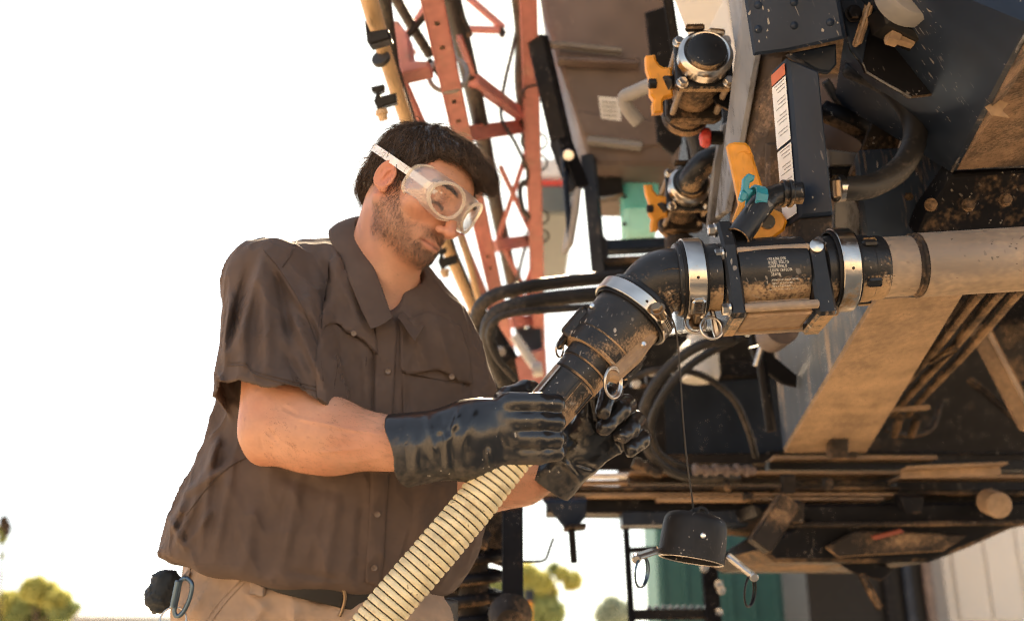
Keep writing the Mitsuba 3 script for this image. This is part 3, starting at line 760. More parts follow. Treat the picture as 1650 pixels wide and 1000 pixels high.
# ladder behind the hanging cap
lad = thing('ladder', 'dark steel ladder with a knobbly tread hanging under the bed', 'ladder')
put('rail', bar(P(1008, 842, 3.6), P(1024, 1100, 3.3), 0.022, 0.03, up=AX_F), 'm_black_steel', lad)
put('rail', bar(P(1138, 842, 3.6), P(1156, 1100, 3.3), 0.055, 0.03, up=AX_F), 'm_black_steel', lad)
put('rung', bar(P(1012, 886, 3.55), P(1062, 884, 3.55), 0.03, 0.02), 'm_black_steel', lad)
put('rung', bar(P(1020, 990, 3.45), P(1158, 988, 3.45), 0.06, 0.035), 'm_black_steel', lad)
for i in range(9):
    c = P(1046 + i * 11.5, 981, 3.43)
    put('stud', lathe([(0, 0.010), (0.012, 0.008), (0.014, 0)], c, UP, 10), 'm_steel', lad, smooth=30)
for (x, y) in ((1135, 914), (1158, 940), (1162, 950), (1158, 986)):
    put('bolt', hexbolt(P(x, y, 3.42), -AX_F, 0.011, 0.01), 'm_bright_steel', lad)
one('wire_hook', tube(spline([P(838, 904, 2.5), P(860, 904, 2.5), P(874, 903, 2.5), P(881, 897, 2.5), P(886, 882, 2.5), P(892, 866, 2.5)], 6), 0.0035, 8), 'm_black', 'thin black bent wire hook beside the tree', 'hook', smooth=True)

# turquoise tank bottle
bt = thing('washer_bottle', 'turquoise plastic bottle behind the lower yellow handle, paler in its lower half', 'bottle')
put('upper', plate([(1005, 268), (1012, 264), (1026, 264), (1044, 275), (1062, 294), (1062, 330), (1007, 332)], 3.15, 0.14, 0.012, vec=Y1), 'm_bottle', bt)
put('lower', plate([(1007, 333), (1062, 331), (1060, 368), (1054, 374), (1032, 376), (1013, 373), (1008, 364)], 3.15, 0.14, 0.012, vec=Y1), 'm_bottle_pale', bt)
for (x, y) in ((1003, 318), (1003, 362)):
    put('barb', rod(P(x, y, 3.15), P(x + 6, y - 2, 3.15), 0.006), 'm_black', bt, smooth=True)

# ---------------------------------------------------------------- red folding spray boom
boom = thing('spray_boom', 'red folding boom lattice, paled to imitate glare, with ladder rungs, carried behind the worker', 'boom')
put('chord', bar(P(690, -30, 2.1), P(836, 640, 4.4), 0.050, 0.046, up=AX_F), 'm_red_veiled', boom)
put('chord', bar(P(850, -30, 2.75), P(872, 640, 4.6), 0.050, 0.046, up=AX_F), 'm_red_veiled', boom)
for (x0, y0, d0, x1, y1, d1, h) in ((750, 216, 2.95, 854, 202, 3.4, 0.045), (796, 396, 3.65, 866, 386, 3.9, 0.045), (820, 520, 4.0, 870, 514, 4.2, 0.045), (832, 610, 4.3, 876, 600, 4.5, 0.06)):
    put('rung', bar(P(x0, y0, d0), P(x1, y1, d1), 0.04, h), 'm_red_veiled', boom)
put('brace', bar(P(762, 128, 2.8), P(852, 195, 3.35), 0.035, 0.035), 'm_red_veiled', boom)
for (a, b) in (((752, -6), (812, 46)), ((742, 47), (812, 49)), ((700, -10), (648, 70)), ((668, 80), (640, 108))):
    put('brace', bar(P(*a, 3.4), P(*b, 3.4), 0.022, 0.022), 'm_red_veiled', boom)
for (a, b, da, db) in (((806, 268), (862, 388), 3.3, 3.85), ((862, 205), (800, 392), 3.35, 3.7), ((812, 400), (872, 515), 3.75, 4.2), ((872, 390), (826, 516), 3.85, 4.1), ((740, 60), (770, 140), 2.5, 2.9)):
    put('brace', bar(P(*a, da), P(*b, db), 0.016, 0.016), 'm_red_veiled', boom)
for (a, b) in (((690, 96), (716, 130)), ((655, 60), (690, 20)), ((742, 20), (758, 60))):
    put('brace', bar(P(*a, 2.5), P(*b, 2.5), 0.014, 0.014), 'm_mud_steel', boom)
put('brace_end', plate([(806, 42), (816, 50), (812, 60), (804, 58)], 3.38, 0.02), 'm_mud_steel', boom)
for (y, f_) in ((60, 0.0), (180, 0.0), (300, 0.0), (420, 0.0)):
    q0, q1 = P(690, -30, 2.1), P(836, 640, 4.4)
    zz_ = np.array([(500 - FOC * ((q0 + (q1 - q0) * w_ - CAM) @ AX_U) / ((q0 + (q1 - q0) * w_ - CAM) @ AX_F)) for w_ in np.linspace(0, 1, 200)])
    c_ = q0 + (q1 - q0) * np.interp(y, zz_, np.linspace(0, 1, 200)) - AX_F * 0.027
    put('splice_plate', bar(c_ - unit(q1 - q0) * 0.06, c_ + unit(q1 - q0) * 0.06, 0.034, 0.006, up=AX_F), 'm_red_veiled', boom)
    for s_i in (-1, 1):
        put('bolt', hexbolt(c_ + unit(q1 - q0) * 0.04 * s_i - AX_F * 0.004, -AX_F, 0.008, 0.008), 'm_mud_steel', boom)
put('pipe_bracket', plate([(630, 32), (641, 33), (656, 54), (662, 97), (690, 98), (690, 109), (645, 119)], 2.35, 0.05, 0.004, vec=[0.2, 1, 0]), 'm_red_veiled', boom)
put('band', ring(P(722, 120, 2.42), P(728, 150, 2.5) - P(717, 100, 2.36), 0.047, 0.006, 4 * 8), 'm_grey_plastic', boom, smooth=True)
put('band', ring(P(866, 150, 3.05), UP, 0.045, 0.004), 'm_black', boom, smooth=True)
for y in (228, 262, 350, 380):
    put('tie', ring(P(858 + (y - 150) * 0.033, y, 3.05 + (y - 150) * 0.003), [0.05, 0.3, 1], 0.043, 0.004, 24, 6), 'm_black', boom, smooth=True)
put('hose_bundle', tube(spline([P(722, -20, 2.45), P(742, 60, 2.65), P(770, 180, 3.0), P(795, 310, 3.5), P(822, 440, 4.0), P(845, 560, 4.4)], 8), 0.026, 12), 'm_rubber', boom, smooth=True)
put('hose_bundle', tube(spline([P(832, -20, 2.85), P(840, 60, 3.0), P(838, 130, 3.15), P(846, 200, 3.3), P(856, 290, 3.6), P(860, 420, 3.9), P(858, 560, 4.4)], 8), 0.019, 10), 'm_rubber', boom, smooth=True)
put('cable', tube(spline([P(836, 30, 3.0), P(826, 80, 3.0), P(812, 140, 3.05), P(808, 190, 3.1), P(830, 230, 3.1), P(850, 275, 3.2), P(846, 300, 3.2)], 8), 0.006, 8), 'm_rubber', boom, smooth=True)
put('cable', tube(spline([P(846, 400, 3.6), P(838, 430, 3.7), P(832, 470, 3.8)], 8), 0.007, 8), 'm_rubber', boom, smooth=True)
put('cable', tube(spline([P(846, 290, 3.3), P(838, 305, 3.3), P(842, 335, 3.3), P(852, 350, 3.35)], 8), 0.009, 8), 'm_rubber', boom, smooth=True)
put('tube', tube([P(632, -12, 2.5), P(660, 36, 2.6), P(692, 88, 2.7)], 0.014, 10), 'm_rubber', boom, smooth=True)
sp = thing('spray_line', 'tan spray pipe with black nozzle bodies along the left side of the boom', 'pipe')
put('pipe', tube([P(588, -25, 2.0), P(612, 60, 2.12)], 0.0185, 18), 'm_tan_pipe', sp, smooth=40)
put('pipe', tube([P(612, 62, 2.12), P(640, 150, 2.3), P(662, 215, 2.42), P(720, 400, 2.9), P(790, 560, 3.4)], 0.0165, 18), 'm_tan_pipe', sp, smooth=40)
put('pipe', tube([P(616, -25, 2.1), P(634, 110, 2.3), P(668, 215, 2.5), P(730, 410, 2.95), P(800, 570, 3.45)], 0.015, 14), 'm_rubber', sp, smooth=40)
put('pipe', tube([P(640, 110, 2.4), P(682, 205, 2.6), P(752, 405, 3.0), P(800, 520, 3.4)], 0.012, 14), 'm_red_veiled', sp, smooth=40)
put('clamp', plate([(587, 30), (596, 50), (625, 46), (630, 62), (596, 72), (591, 66)], 2.02, 0.05, 0.004), 'm_black', sp)
put('coupling', rod(P(612, 92, 2.14), P(616, 98, 2.15), 0.0205), 'm_rubber', sp, smooth=40)
for (x, y, s, d) in ((597, 135, 1.0, 2.2), (701, 398, 0.85, 2.8)):
    nz = put('nozzle_body', join(plate([(x, y + 5 * s), (x + 21 * s, y), (x + 21 * s, y + 10 * s), (x + 14 * s, y + 14 * s), (x + 16 * s, y + 20 * s), (x + 40 * s, y + 14 * s), (x + 42 * s, y + 30 * s), (x + 22 * s, y + 36 * s), (x + 12 * s, y + 44 * s), (x + 5 * s, y + 28 * s), (x + 9 * s, y + 14 * s), (x + 2 * s, y + 12 * s)], d, 0.03, 0.003)), 'm_black', sp)
    put('nozzle_cap', lathe([(0, 0), (0, 0.013), (0.010, 0.015), (0.012, 0.011), (0.024, 0.010), (0.024, 0)], P(x + 17 * s, y + 42 * s, d + 0.01), P(x + 23 * s, y + 66 * s, d + 0.01) - P(x + 17 * s, y + 42 * s, d + 0.01), 12), 'm_tan_pipe', nz)
put('stem', tube(spline([P(742, 380, 2.9), P(755, 420, 2.9), P(768, 470, 3.0), P(778, 500, 3.1)], 6), 0.010, 8), 'm_tan_pipe', sp, smooth=True)
# machinery behind the hoses at the worker's shoulder
jb = thing('pivot_joint', 'dark muddy boom pivot with white ram rod behind the worker\'s shoulder', 'joint')
put('housing', plate([(752, 500), (790, 545), (826, 560), (838, 620), (830, 660), (770, 690), (750, 600)], 3.3, 0.2, 0.02), 'm_mud_steel', jb)
put('plate', plate([(760, 470), (800, 520), (835, 575), (805, 600), (770, 560)], 3.2, 0.06, 0.01), 'm_black_steel', jb)
put('ram_rod', rod(P(828, 540, 3.6), P(862, 590, 3.6), 0.018), 'm_white', jb, smooth=30)
put('ram_end', rod(P(858, 596, 3.55), P(874, 594, 3.55), 0.026), 'm_white', jb, smooth=30)
put('bolt', hexbolt(P(807, 566, 3.15), -AX_F, 0.012, 0.01), 'm_bright_steel', jb)
put('red_plate', plate([(828, 575), (880, 560), (884, 640), (834, 650)], 3.9, 0.05, 0.006), 'm_red_veiled', jb)
put('panel', plate([(832, 530), (872, 524), (876, 570), (840, 580)], 4.1, 0.05, 0.006), 'm_navy', jb)

# hydraulic hoses
one('hydraulic_hose', tube(spline([P(1010, 444, 2.5), P(900, 455, 2.45), P(830, 466, 2.4), P(785, 482, 2.38), P(768, 512, 2.4), P(776, 560, 2.45), P(800, 610, 2.5)], 10), 0.0165, 16), 'm_rubber', 'thick black hose, uppermost of the three curving behind the worker', 'hose', smooth=True, group='hoses curving behind the worker')
one('hydraulic_hose', tube(spline([P(1010, 470, 2.45), P(900, 480, 2.4), P(840, 490, 2.36), P(800, 505, 2.34), P(786, 532, 2.35), P(794, 575, 2.4), P(815, 620, 2.45)], 10), 0.019, 16), 'm_rubber', 'thickest black hose, middle of the three curving behind the worker', 'hose', smooth=True, group='hoses curving behind the worker')
one('hydraulic_hose', tube(spline([P(1000, 490, 2.40), P(900, 498, 2.36), P(835, 503, 2.32), P(800, 514, 2.3), P(788, 540, 2.32), P(800, 575, 2.36), P(830, 610, 2.4)], 10), 0.0085, 12), 'm_rubber', 'thin grey hose, lowest of the three curving behind the worker', 'hose', smooth=True, group='hoses curving behind the worker')
one('loop_hose', tube(spline([P(1346, 304, 1.66), P(1372, 304, 1.66), P(1410, 297, 1.68), P(1450, 272, 1.70), P(1472, 232, 1.72), P(1472, 192, 1.74), P(1450, 156, 1.76), P(1415, 128, 1.80), P(1370, 108, 1.84)], 10), 0.0205, 20), 'm_rubber', 'thick black hose looping beside the stickered post', 'hose', smooth=True)
k = thing('hose_clamp', 'small worm clamp where the loop hose joins the post', 'clamp')
put('band', band(P(1352, 304, 1.66), P(1400, 300, 1.67) - P(1350, 304, 1.66), 0.0215, 0.012, 0.001), 'm_steel', k, smooth=30)
put('screw', rod(P(1347, 290, 1.63), P(1350, 318, 1.63), 0.0075), 'm_brass', k, smooth=30)
for pts, r, lab in (([(1185, 545, 2.6), (1120, 560, 2.6), (1062, 610, 2.62), (1036, 668, 2.65), (1048, 730, 2.7), (1100, 765, 2.75), (1190, 768, 2.8)], 0.014, 'black looping hose whose top is caught by sunlight, outer of the two'),
                    ([(1200, 540, 2.7), (1130, 575, 2.7), (1080, 620, 2.7), (1050, 680, 2.74), (1062, 730, 2.8), (1120, 755, 2.85), (1210, 752, 2.9)], 0.012, 'black looping hose, inner of the two in front of the navy tank'),
                    ([(985, 626, 2.9), (1030, 604, 2.9), (1070, 596, 2.9), (1130, 604, 2.95), (1180, 640, 3.0), (1205, 690, 3.05), (1218, 735, 3.1)], 0.010, 'thin black hose arching across the navy tank')):
    one('looping_hose', tube(spline([P(*p) for p in pts], 10), r, 12), 'm_rubber', lab, 'hose', smooth=True, group='hoses in front of the navy tank')
k = thing('pipe_fittings', 'row of muddy pipe fittings below the navy tank', 'fittings')
for i, x in enumerate((1118, 1134, 1150, 1168, 1184, 1200)):
    put('fitting', lathe([(0, 0), (0, 0.016), (0.008, 0.017), (0.010, 0.010), (0.03, 0.011), (0.03, 0)], P(x, 756 + 2 * (i % 2), 2.7), [1, 0.2, 0], 8 if i % 2 else 18), 'm_brown_panel', k, smooth=30)
for i, x in enumerate((1020, 1036, 1050)):
    put('fitting', lathe([(0, 0), (0, 0.015), (0.02, 0.017), (0.022, 0.012), (0.03, 0.012), (0.03, 0)], P(x, 744 + 6 * i, 2.7), [1, 0, -0.4], 12), 'm_mud_steel', k, smooth=30)
# ---------------------------------------------------------------- valves, couplings and pipes
H0, H1 = P(1112, 449, 1.47), P(1650, 417, 1.47)
HA = unit(H1 - H0)


def Hx(x):
    return H0 + (H1 - H0) * (x - 1112) / 538


HU = unit(UP - HA * (UP @ HA))
HE = np.cross(HU, HA)
HE = HE if HE[1] < 0 else -HE                  # towards the viewer


def hp(x, up, out):
    return Hx(x) + HU * up + HE * out


def h_plate(x, outline, t, bevel=0.003):
    """plate square to the pipe axis; outline in (up, out) metres, thickness t along the axis"""
    return prism([hp(x, u, o_) for u, o_ in outline], t, bevel, vec=HA)


PX = 1.47 / FOC
# long pipe
pipe = thing('supply_pipe', 'dusty tan steel pipe entering from the right into the black valve', 'pipe')
put('cuff', lathe([(0, 0.040), (0, 0.0435), (0.004, 0.0445), (0.06, 0.0445), (0.066, 0.043)], Hx(1408), HA, 64), 'm_pipe', pipe, smooth=40)
put('weld', lathe([(0, 0.043), (0.003, 0.0475), (0.007, 0.0455), (0.010, 0.0485), (0.014, 0.0455)], Hx(1464), HA, 64), 'm_mud_steel', pipe, smooth=40)
ls = np.linspace(0, 0.62, 60); an = np.arange(96) * 2 * np.pi / 96
v, f = lathe([(l, 0.0475) for l in ls], Hx(1478), HA, 96)
v = v + (meshkit.fbm(v * 40, 3, 3) - 0.5)[:, None] * 0.0012 * unit(v - Hx(1478) - ((v - Hx(1478)) @ HA)[:, None] * HA + 1e-9)
put('tube', (v, f), 'm_pipe', pipe, smooth=True)
put('collar', lathe([(0, 0.04), (0, 0.0485), (0.012, 0.050), (0.028, 0.0495), (0.030, 0.0475), (0.046, 0.0475), (0.050, 0.046), (0.052, 0.044)], Hx(1364), HA, 64), 'm_black_plastic', pipe, smooth=40, label='black rubber collar')
for a_ in np.arange(5) * 1.2566 + 1.1:
    c = Hx(1378) + (HU * math.cos(a_) + HE * math.sin(a_)) * 0.049
    put('lug', bar(c, c + HA * 0.022, 0.016, 0.012, up=HU * math.cos(a_) + HE * math.sin(a_)), 'm_black_plastic', pipe)

# the valve
valve = thing('ball_valve', 'black flanged ball valve with tie rods and a printed plate, mid-pipe', 'valve')
put('body', lathe([(0, 0.03), (0, 0.053), (0.010, 0.0535), (0.030, 0.0545), (0.07, 0.0545), (0.09, 0.0535), (0.10, 0.053), (0.10, 0.03)], Hx(1181), HA, 72), 'm_black_plastic', valve, smooth=40)
put('saddle', bar(hp(1184, -0.066, 0.004), hp(1286, -0.066, 0.004), 0.074, 0.024, up=HU), 'm_tan', valve, label='muddy block under the valve body')
put('spigot', lathe([(0, 0.04), (0, 0.050), (0.03, 0.050), (0.03, 0.04)], Hx(1122), HA, 64), 'm_black_plastic', valve, smooth=40)
fl = [(0.078, 0.022), (0.074, 0.034), (0.03, 0.050), (-0.074, 0.050), (-0.080, 0.044), (-0.080, -0.04), (-0.074, -0.050), (0.03, -0.050), (0.074, -0.034), (0.078, -0.02)]
put('flange', h_plate(1158, fl, 0.0225, 0.004), 'm_black_plastic', valve, label='left flange')
fr = [(0.036, 0.020), (0.033, 0.034), (0.020, 0.046), (-0.078, 0.046), (-0.083, 0.042), (-0.083, -0.045), (0.03, -0.046), (0.036, -0.02)]
put('flange', h_plate(1291, fr, 0.028, 0.004), 'm_black_plastic', valve, label='right flange')
put('spigot', lathe([(0, 0.04), (0, 0.0515), (0.02, 0.0515), (0.021, 0.049), (0.045, 0.049), (0.045, 0.04)], Hx(1321), HA, 64), 'm_black_plastic', valve, smooth=40)
for (u, o_, m, r) in ((0.021, 0.046, 'm_pipe', 0.0055), (-0.066, 0.046, 'm_pipe', 0.0065), (-0.073, -0.040, 'm_pipe', 0.006), (0.052, -0.042, 'm_steel', 0.0055)):
    put('tie_rod', rod(hp(1180, u, o_), hp(1294, u, o_), r), m, valve, smooth=40)
for (u, o_) in ((0.067, 0.020), (0.019, 0.041), (0.052, -0.036), (-0.064, 0.040), (-0.064, -0.038)):
    put('bolt', hexbolt(hp(1158, u, o_), -HA, 0.0085, 0.011), 'm_steel', valve)
c = hp(1305, 0.021, 0.0465)
put('bolt', lathe([(0, 0.010), (0.003, 0.010), (0.004, 0.007), (0.005, 0)], c, HE, 20), 'm_steel', valve, smooth=30)
put('bolt', hexbolt(hp(1320, 0.018, 0.034), HA, 0.008, 0.01), 'm_mud_steel', valve)
put('bolt', hexbolt(hp(1318, -0.07, 0.02), HA, 0.007, 0.012), 'm_mud_steel', valve)
# printed plate on the body: lettering laid round the cylinder
tm = []
for s_, h_, row, ind in (('-STAINLESS', .0040, 0, 0), ('STEEL BOLTS', .0040, 1, .0018), ('-FKM SEALS', .0040, 2, 0), ('-100% TEFLON', .0040, 3, 0), ('SEATS', .0040, 4, .0040), ('OPERATING CONDITIONS', .0022, 5.3, .004), ('180 F AT 275 PSI', .0024, 6.2, .006), ('70 F AT 275 PSI', .0024, 7.0, .006)):
    m_ = meshkit.text_mesh(s_, h_, 0.0004)
    v_ = np.array(m_.vertices)
    v_[:, 0] = v_[:, 0] * (0.82 if h_ > .003 else 1.0) + ind
    v_[:, 1] = 0.0165 - row * 0.0056 + v_[:, 1]
    tm.append((v_, np.array(m_.faces)))
tv_, tf_ = join(*tm)
edges = [(0.0, 0.0372, -0.0262, -0.0257)]
for x0, x1, y0, y1 in edges:
    n0 = len(tv_)
    tv_ = np.vstack([tv_, [[x0, y0, .0004], [x1, y0, .0004], [x1, y1, .0004], [x0, y1, .0004]]]); tf_ = np.vstack([tf_, [[n0, n0 + 1, n0 + 2], [n0, n0 + 2, n0 + 3]]])
ang_ = tv_[:, 1] / 0.0546 + math.radians(-17)
rad_ = 0.0547 + tv_[:, 2]
put('lettering', (Hx(1222) + tv_[:, :1] * HA + rad_[:, None] * (np.cos(ang_)[:, None] * HE + np.sin(ang_)[:, None] * HU), tf_), 'm_text', valve, label='small pale print on the valve body')


def clamp(label, c, axis, R, w, lug_dir, mat='m_steel', screw_len=0.03):
    k = thing('band_clamp', label, 'clamp')
    put('band', band(c, axis, R, w, 0.0022), mat, k, smooth=35)
    put('gasket', band(c, axis, R - 0.004, w * 1.35, 0.0025), 'm_black', k, smooth=35)
    a = unit(axis); l = unit(lug_dir - a * (np.asarray(lug_dir) @ a)); t = np.cross(a, l)
    hc = np.asarray(c) + l * (R + 0.004)
    put('screw_housing', bar(hc - t * 0.017, hc + t * 0.012, w * 0.8, 0.011, up=l), mat, k)
    for i in range(6):
        p = hc - t * (0.013 - i * 0.0042) + l * 0.0058
        put('thread', bar(p - a * w * 0.22, p + a * w * 0.22, 0.0014, 0.0012, up=l), 'm_mud_steel', k)
    put('screw', rod(hc + t * 0.010, hc + t * screw_len, 0.0055), 'm_brass', k, smooth=30)
    put('screw_head', hexbolt(hc + t * screw_len, t, 0.0085, 0.008), 'm_brass', k)
    dimple = np.asarray(c) + unit(-AX_F - a * (-AX_F @ a)) * (R + 0.0026)
    put('dimple', lathe([(0, 0.0024), (0.0006, 0.002), (0.0004, 0)], dimple, unit(-AX_F), 12), 'm_mud_steel', k)
    return k


clamp('shiny steel band clamp between the elbow and the left flange', Hx(1113), HA, 0.0575, 0.026, HE * 0.5 - HU)
clamp('bronze-tinted steel band clamp between the valve and the tan pipe', Hx(1352), HA, 0.0595, 0.025, -HU * 0.2 - HE)
k = thing('lever_ring', 'steel pull ring hanging below the left flange', 'ring')
put('ring', ring(P(1146, 528, 1.44), HE + HA * 0.2, 0.0165, 0.0022), 'm_steel', k, smooth=True)
put('lever', plate([(1144, 498), (1152, 500), (1162, 540), (1154, 546), (1150, 535)], 1.45, 0.012, 0.002), 'm_steel', k)
one('lever_ring', ring(P(1120, 520, 1.46), HE + HA * 0.1, 0.0155, 0.0022), 'm_steel', 'steel pull ring hanging below the shiny band clamp', 'ring', smooth=True)

# elbow
K0, K1 = P(1026, 494, 1.475), P(903, 641, 1.425)
KA = unit(K1 - K0)
epath = spline([Hx(1138), Hx(1112), Hx(1088), P(1062, 455, 1.4705), K0 + KA * -0.014, K0 + KA * 0.012], 8)
el = thing('pipe_elbow', 'black plastic bend joining the camlock coupler to the valve', 'elbow')
put('bend', tube(epath, 0.0465, 48, caps=False), 'm_black_plastic', el, smooth=True)
put('lip', lathe([(0, 0.046), (0, 0.052), (0.002, 0.054), (0.010, 0.054), (0.012, 0.052), (0.012, 0.046)], Hx(1087), HA, 60), 'm_black_plastic', el, smooth=40)
put('lip', lathe([(-0.014, 0.046), (-0.014, 0.055), (-0.006, 0.0575), (0.004, 0.0575), (0.006, 0.05)], K0, KA, 60), 'm_black_plastic', el, smooth=40)
put('mould_line', tube([p + unit(np.cross(KA, HE) + HE * 0.6) * 0.0 + HE * 0.0466 for p in epath[8:34]], 0.0012, 6), 'm_black_plastic', el, smooth=True)
clamp('wide steel band clamp round the top of the camlock coupler', K0 + KA * 0.008, KA, 0.0605, 0.021, -HU * 0.75 + HE * 0.55 + HA * 0.3)

# camlock coupler
KS = unit(HE - KA * (HE @ KA)); KT = np.cross(KA, KS)
KT = KT if KT @ AX_R > 0 else -KT              # to the lower right
cp = thing('camlock_coupler', 'black scuffed camlock coupler with tan lever arms above the gloved hands', 'coupler')
put('body', lathe([(0.016, 0.050), (0.016, 0.0525), (0.020, 0.0545), (0.055, 0.0530), (0.080, 0.0525), (0.082, 0.0505), (0.102, 0.0500), (0.106, 0.048), (0.106, 0.034)], K0, KA, 72), 'm_coupler', cp, smooth=30)
put('mouth_ring', lathe([(0.106, 0.034), (0.106, 0.0395), (0.124, 0.0385), (0.126, 0.036), (0.126, 0.03)], K0, KA, 60), 'm_coupler', cp, smooth=30)
for sgn in (-1, 1):
    for off in (-0.019, 0.019):
        c = K0 + KA * 0.058 + KT * sgn * 0.0505 + KS * off
        put('ear', bar(c, c + KA * 0.050, 0.010, 0.020, up=KT), 'm_coupler', cp)
    pin = K0 + KA * 0.052 + KT * sgn * 0.046
    put('pin', rod(pin - KS * 0.034, pin + KS * (0.036 if sgn > 0 else 0.034), 0.0042), 'm_bright_steel', cp, smooth=30)
arm = put('lever_arm', plate([(1046, 529), (1060, 541), (1040, 572), (1034, 580), (999, 611), (985, 607), (980, 595), (1018, 557)], [1.430, 1.430, 1.412, 1.408, 1.395, 1.395, 1.398, 1.415], 0.024, 0.004), 'm_tan', cp, label='tan dirt-covered lever arm')
arm2 = put('lever_arm', bar(K0 + KA * 0.05 - KT * 0.058, K0 + KA * 0.125 - KT * 0.050, 0.018, 0.010, up=KT), 'm_coupler', cp)
put('pull_ring', ring(P(987, 614, 1.388), unit(AX_R * 0.8 - AX_F * 0.6), 0.0205, 0.0019, up=AX_U), 'm_steel', arm, smooth=True)
put('pull_ring', ring(P(988, 617, 1.388), unit(AX_R * 0.75 - AX_F * 0.65 + AX_U * 0.1), 0.0205, 0.0019, up=AX_U), 'm_steel', arm, smooth=True)
put('pull_ring', ring(P(902, 562, 1.45), unit(AX_R * 0.85 - AX_F * 0.5), 0.0115, 0.0016, up=AX_U), 'm_steel', arm2, smooth=True)
# scuffs where the black plastic is chipped to grey: thin flakes lying on the body
# hose adapter in the grip
ad = thing('hose_adapter', 'black hose adapter with a flat steel strip, gripped by the near glove', 'adapter')
put('collar', lathe([(0.126, 0.030), (0.126, 0.0355), (0.128, 0.0365), (0.146, 0.0360), (0.148, 0.034), (0.150, 0.031)], K0, KA, 60), 'm_coupler', ad, smooth=30)
put('barrel', lathe([(0.148, 0.03), (0.149, 0.0335), (0.151, 0.0345), (0.154, 0.0335), (0.200, 0.0325), (0.225, 0.030), (0.225, 0.02)], K0, KA, 60), 'm_coupler', ad, smooth=30)
s0 = K0 + KA * 0.150 - KT * 0.030 + KS * 0.020
put('strip', bar(s0, s0 + KA * 0.058, 0.013, 0.0025, up=unit(-KT * 0.75 + KS * 0.6)), 'm_steel', ad, label='flat steel strip')
for a_ in (0.3, 1.2, 2.2):
    dirn = KS * math.cos(a_) + KT * math.sin(a_)
    put('rib', bar(K0 + KA * 0.152 + dirn * 0.034, K0 + KA * 0.19 + dirn * 0.033, 0.007, 0.005, up=dirn), 'm_coupler', ad)

# ribbed suction hose
hpath = spline([K0 + KA * 0.205, P(812, 750, 1.402), P(765, 812, 1.385), P(700, 890, 1.362), P(620, 985, 1.335), P(545, 1090, 1.305), P(455, 1240, 1.26), P(380, 1400, 1.20)], 40)
seg = np.linalg.norm(np.diff(hpath, axis=0), axis=1); cum = np.concatenate([[0], np.cumsum(seg)])
pitch = 0.0102
sh = thing('suction_hose', 'pale yellow ribbed suction hose rising from the bottom edge into the near glove', 'hose')
nr = int(cum[-1] / pitch)
phase = np.array([-0.425, -0.42, -0.39, -0.31, -0.14, 0.14, 0.31, 0.39, 0.42, 0.425]); rr_ = 0.93 * np.array([0.0280, 0.0294, 0.0311, 0.0320, 0.0324, 0.0324, 0.0320, 0.0311, 0.0294, 0.0280])
ss = (np.arange(nr)[:, None] + 0.5 + phase).ravel() * pitch
cpos = np.stack([np.interp(ss, cum, hpath[:, j]) for j in range(3)], 1)
put('ribs', tube(cpos, np.tile(rr_, nr) + np.repeat(rng.normal(0, 0.00018, nr), len(phase)), 40, caps=False), 'm_hose', sh, smooth=True)
put('core', tube(hpath, 0.0264, 32), 'm_hose_groove', sh, smooth=True)

# hanging dust cap
dirty('m_cap', (0.014, 0.014, 0.015), (0.17, 0.145, 0.115), 0.60, 0.95, 26, rough=0.5, fleck=0.06, scratch=0.7, spec=0.25)
k = thing('dust_cap', 'black dust cap hanging open end down on a thin wire, two lever arms spread', 'cap')
CA = unit(P(1109, 900, 1.472) - P(1122, 826, 1.475) + AX_F * -0.019)
C0 = P(1122, 829, 1.475)
put('cup', lathe([(0.004, 0), (0.0, 0.034), (0.0015, 0.039), (0.005, 0.0432), (0.010, 0.0457), (0.016, 0.0467), (0.030, 0.0478), (0.0655, 0.0485), (0.0665, 0.0475), (0.0660, 0.0430), (0.03, 0.0425), (0.008, 0.041), (0.008, 0)], C0, CA, 72), 'm_cap', k, smooth=30)
put('rim', ring(C0 + CA * 0.0665, CA, 0.0462, 0.0012, 60, 8), 'm_steel', k, smooth=True)
cs, cu = frame_of(CA)
cs = cs if cs @ AX_R > 0 else -cs
ce = unit(-AX_F - CA * (-AX_F @ CA))
for off in (-0.040, 0.033):
    c = C0 + CA * 0.036 + unit(-AX_F) * 0.002 + cs * off + ce * math.sqrt(0.0485 ** 2 - off ** 2)
    put('pin', lathe([(0, 0.0042), (0.002, 0.0040), (0.003, 0.0025), (0.003, 0)], c - ce * 0.001, ce, 16), 'm_bright_steel', k, smooth=30)
for b0, b1, p0, p1, tip in (((1090, 872), (1066, 884), (1064, 884), (1024, 897), (1020, 892)), ((1160, 880), (1170, 890), (1171, 893), (1212, 926), (1218, 928))):
    a_ = put('lever_arm', bar(P(*p0, 1.452), P(*p1, 1.435), 0.016, 0.008, up=AX_U), 'm_steel', k)
    put('boss', rod(P(*p1, 1.442), P(*p1, 1.442) + AX_F * -0.014, 0.0065), 'm_steel', a_, smooth=30)
    right = p1[0] > 1100
    c = P(1033, 921, 1.437) if not right else P(1207, 952, 1.437)
    for j in range(2):
        put('pull_ring', ring(c + AX_R * 0.0016 * j, unit(AX_R * 0.85 - AX_F * (0.5 + 0.1 * j)), 0.0215, 0.0014, up=AX_U + AX_R * (-0.15 if not right else 0.08)), 'm_blue_steel' if not right else 'm_black', a_, smooth=True)
put('eye', ring(P(1131, 825, 1.47), unit(AX_F * -0.7 + AX_U * 0.7), 0.0075, 0.0028, up=AX_R), 'm_cap', k, smooth=True)
put('knob', lathe([(0.0, 0), (0, 0.008), (0.006, 0.007), (0.010, 0.004), (0.011, 0)], C0 + AX_R * -0.002, -CA, 20), 'm_cap', k, smooth=True)
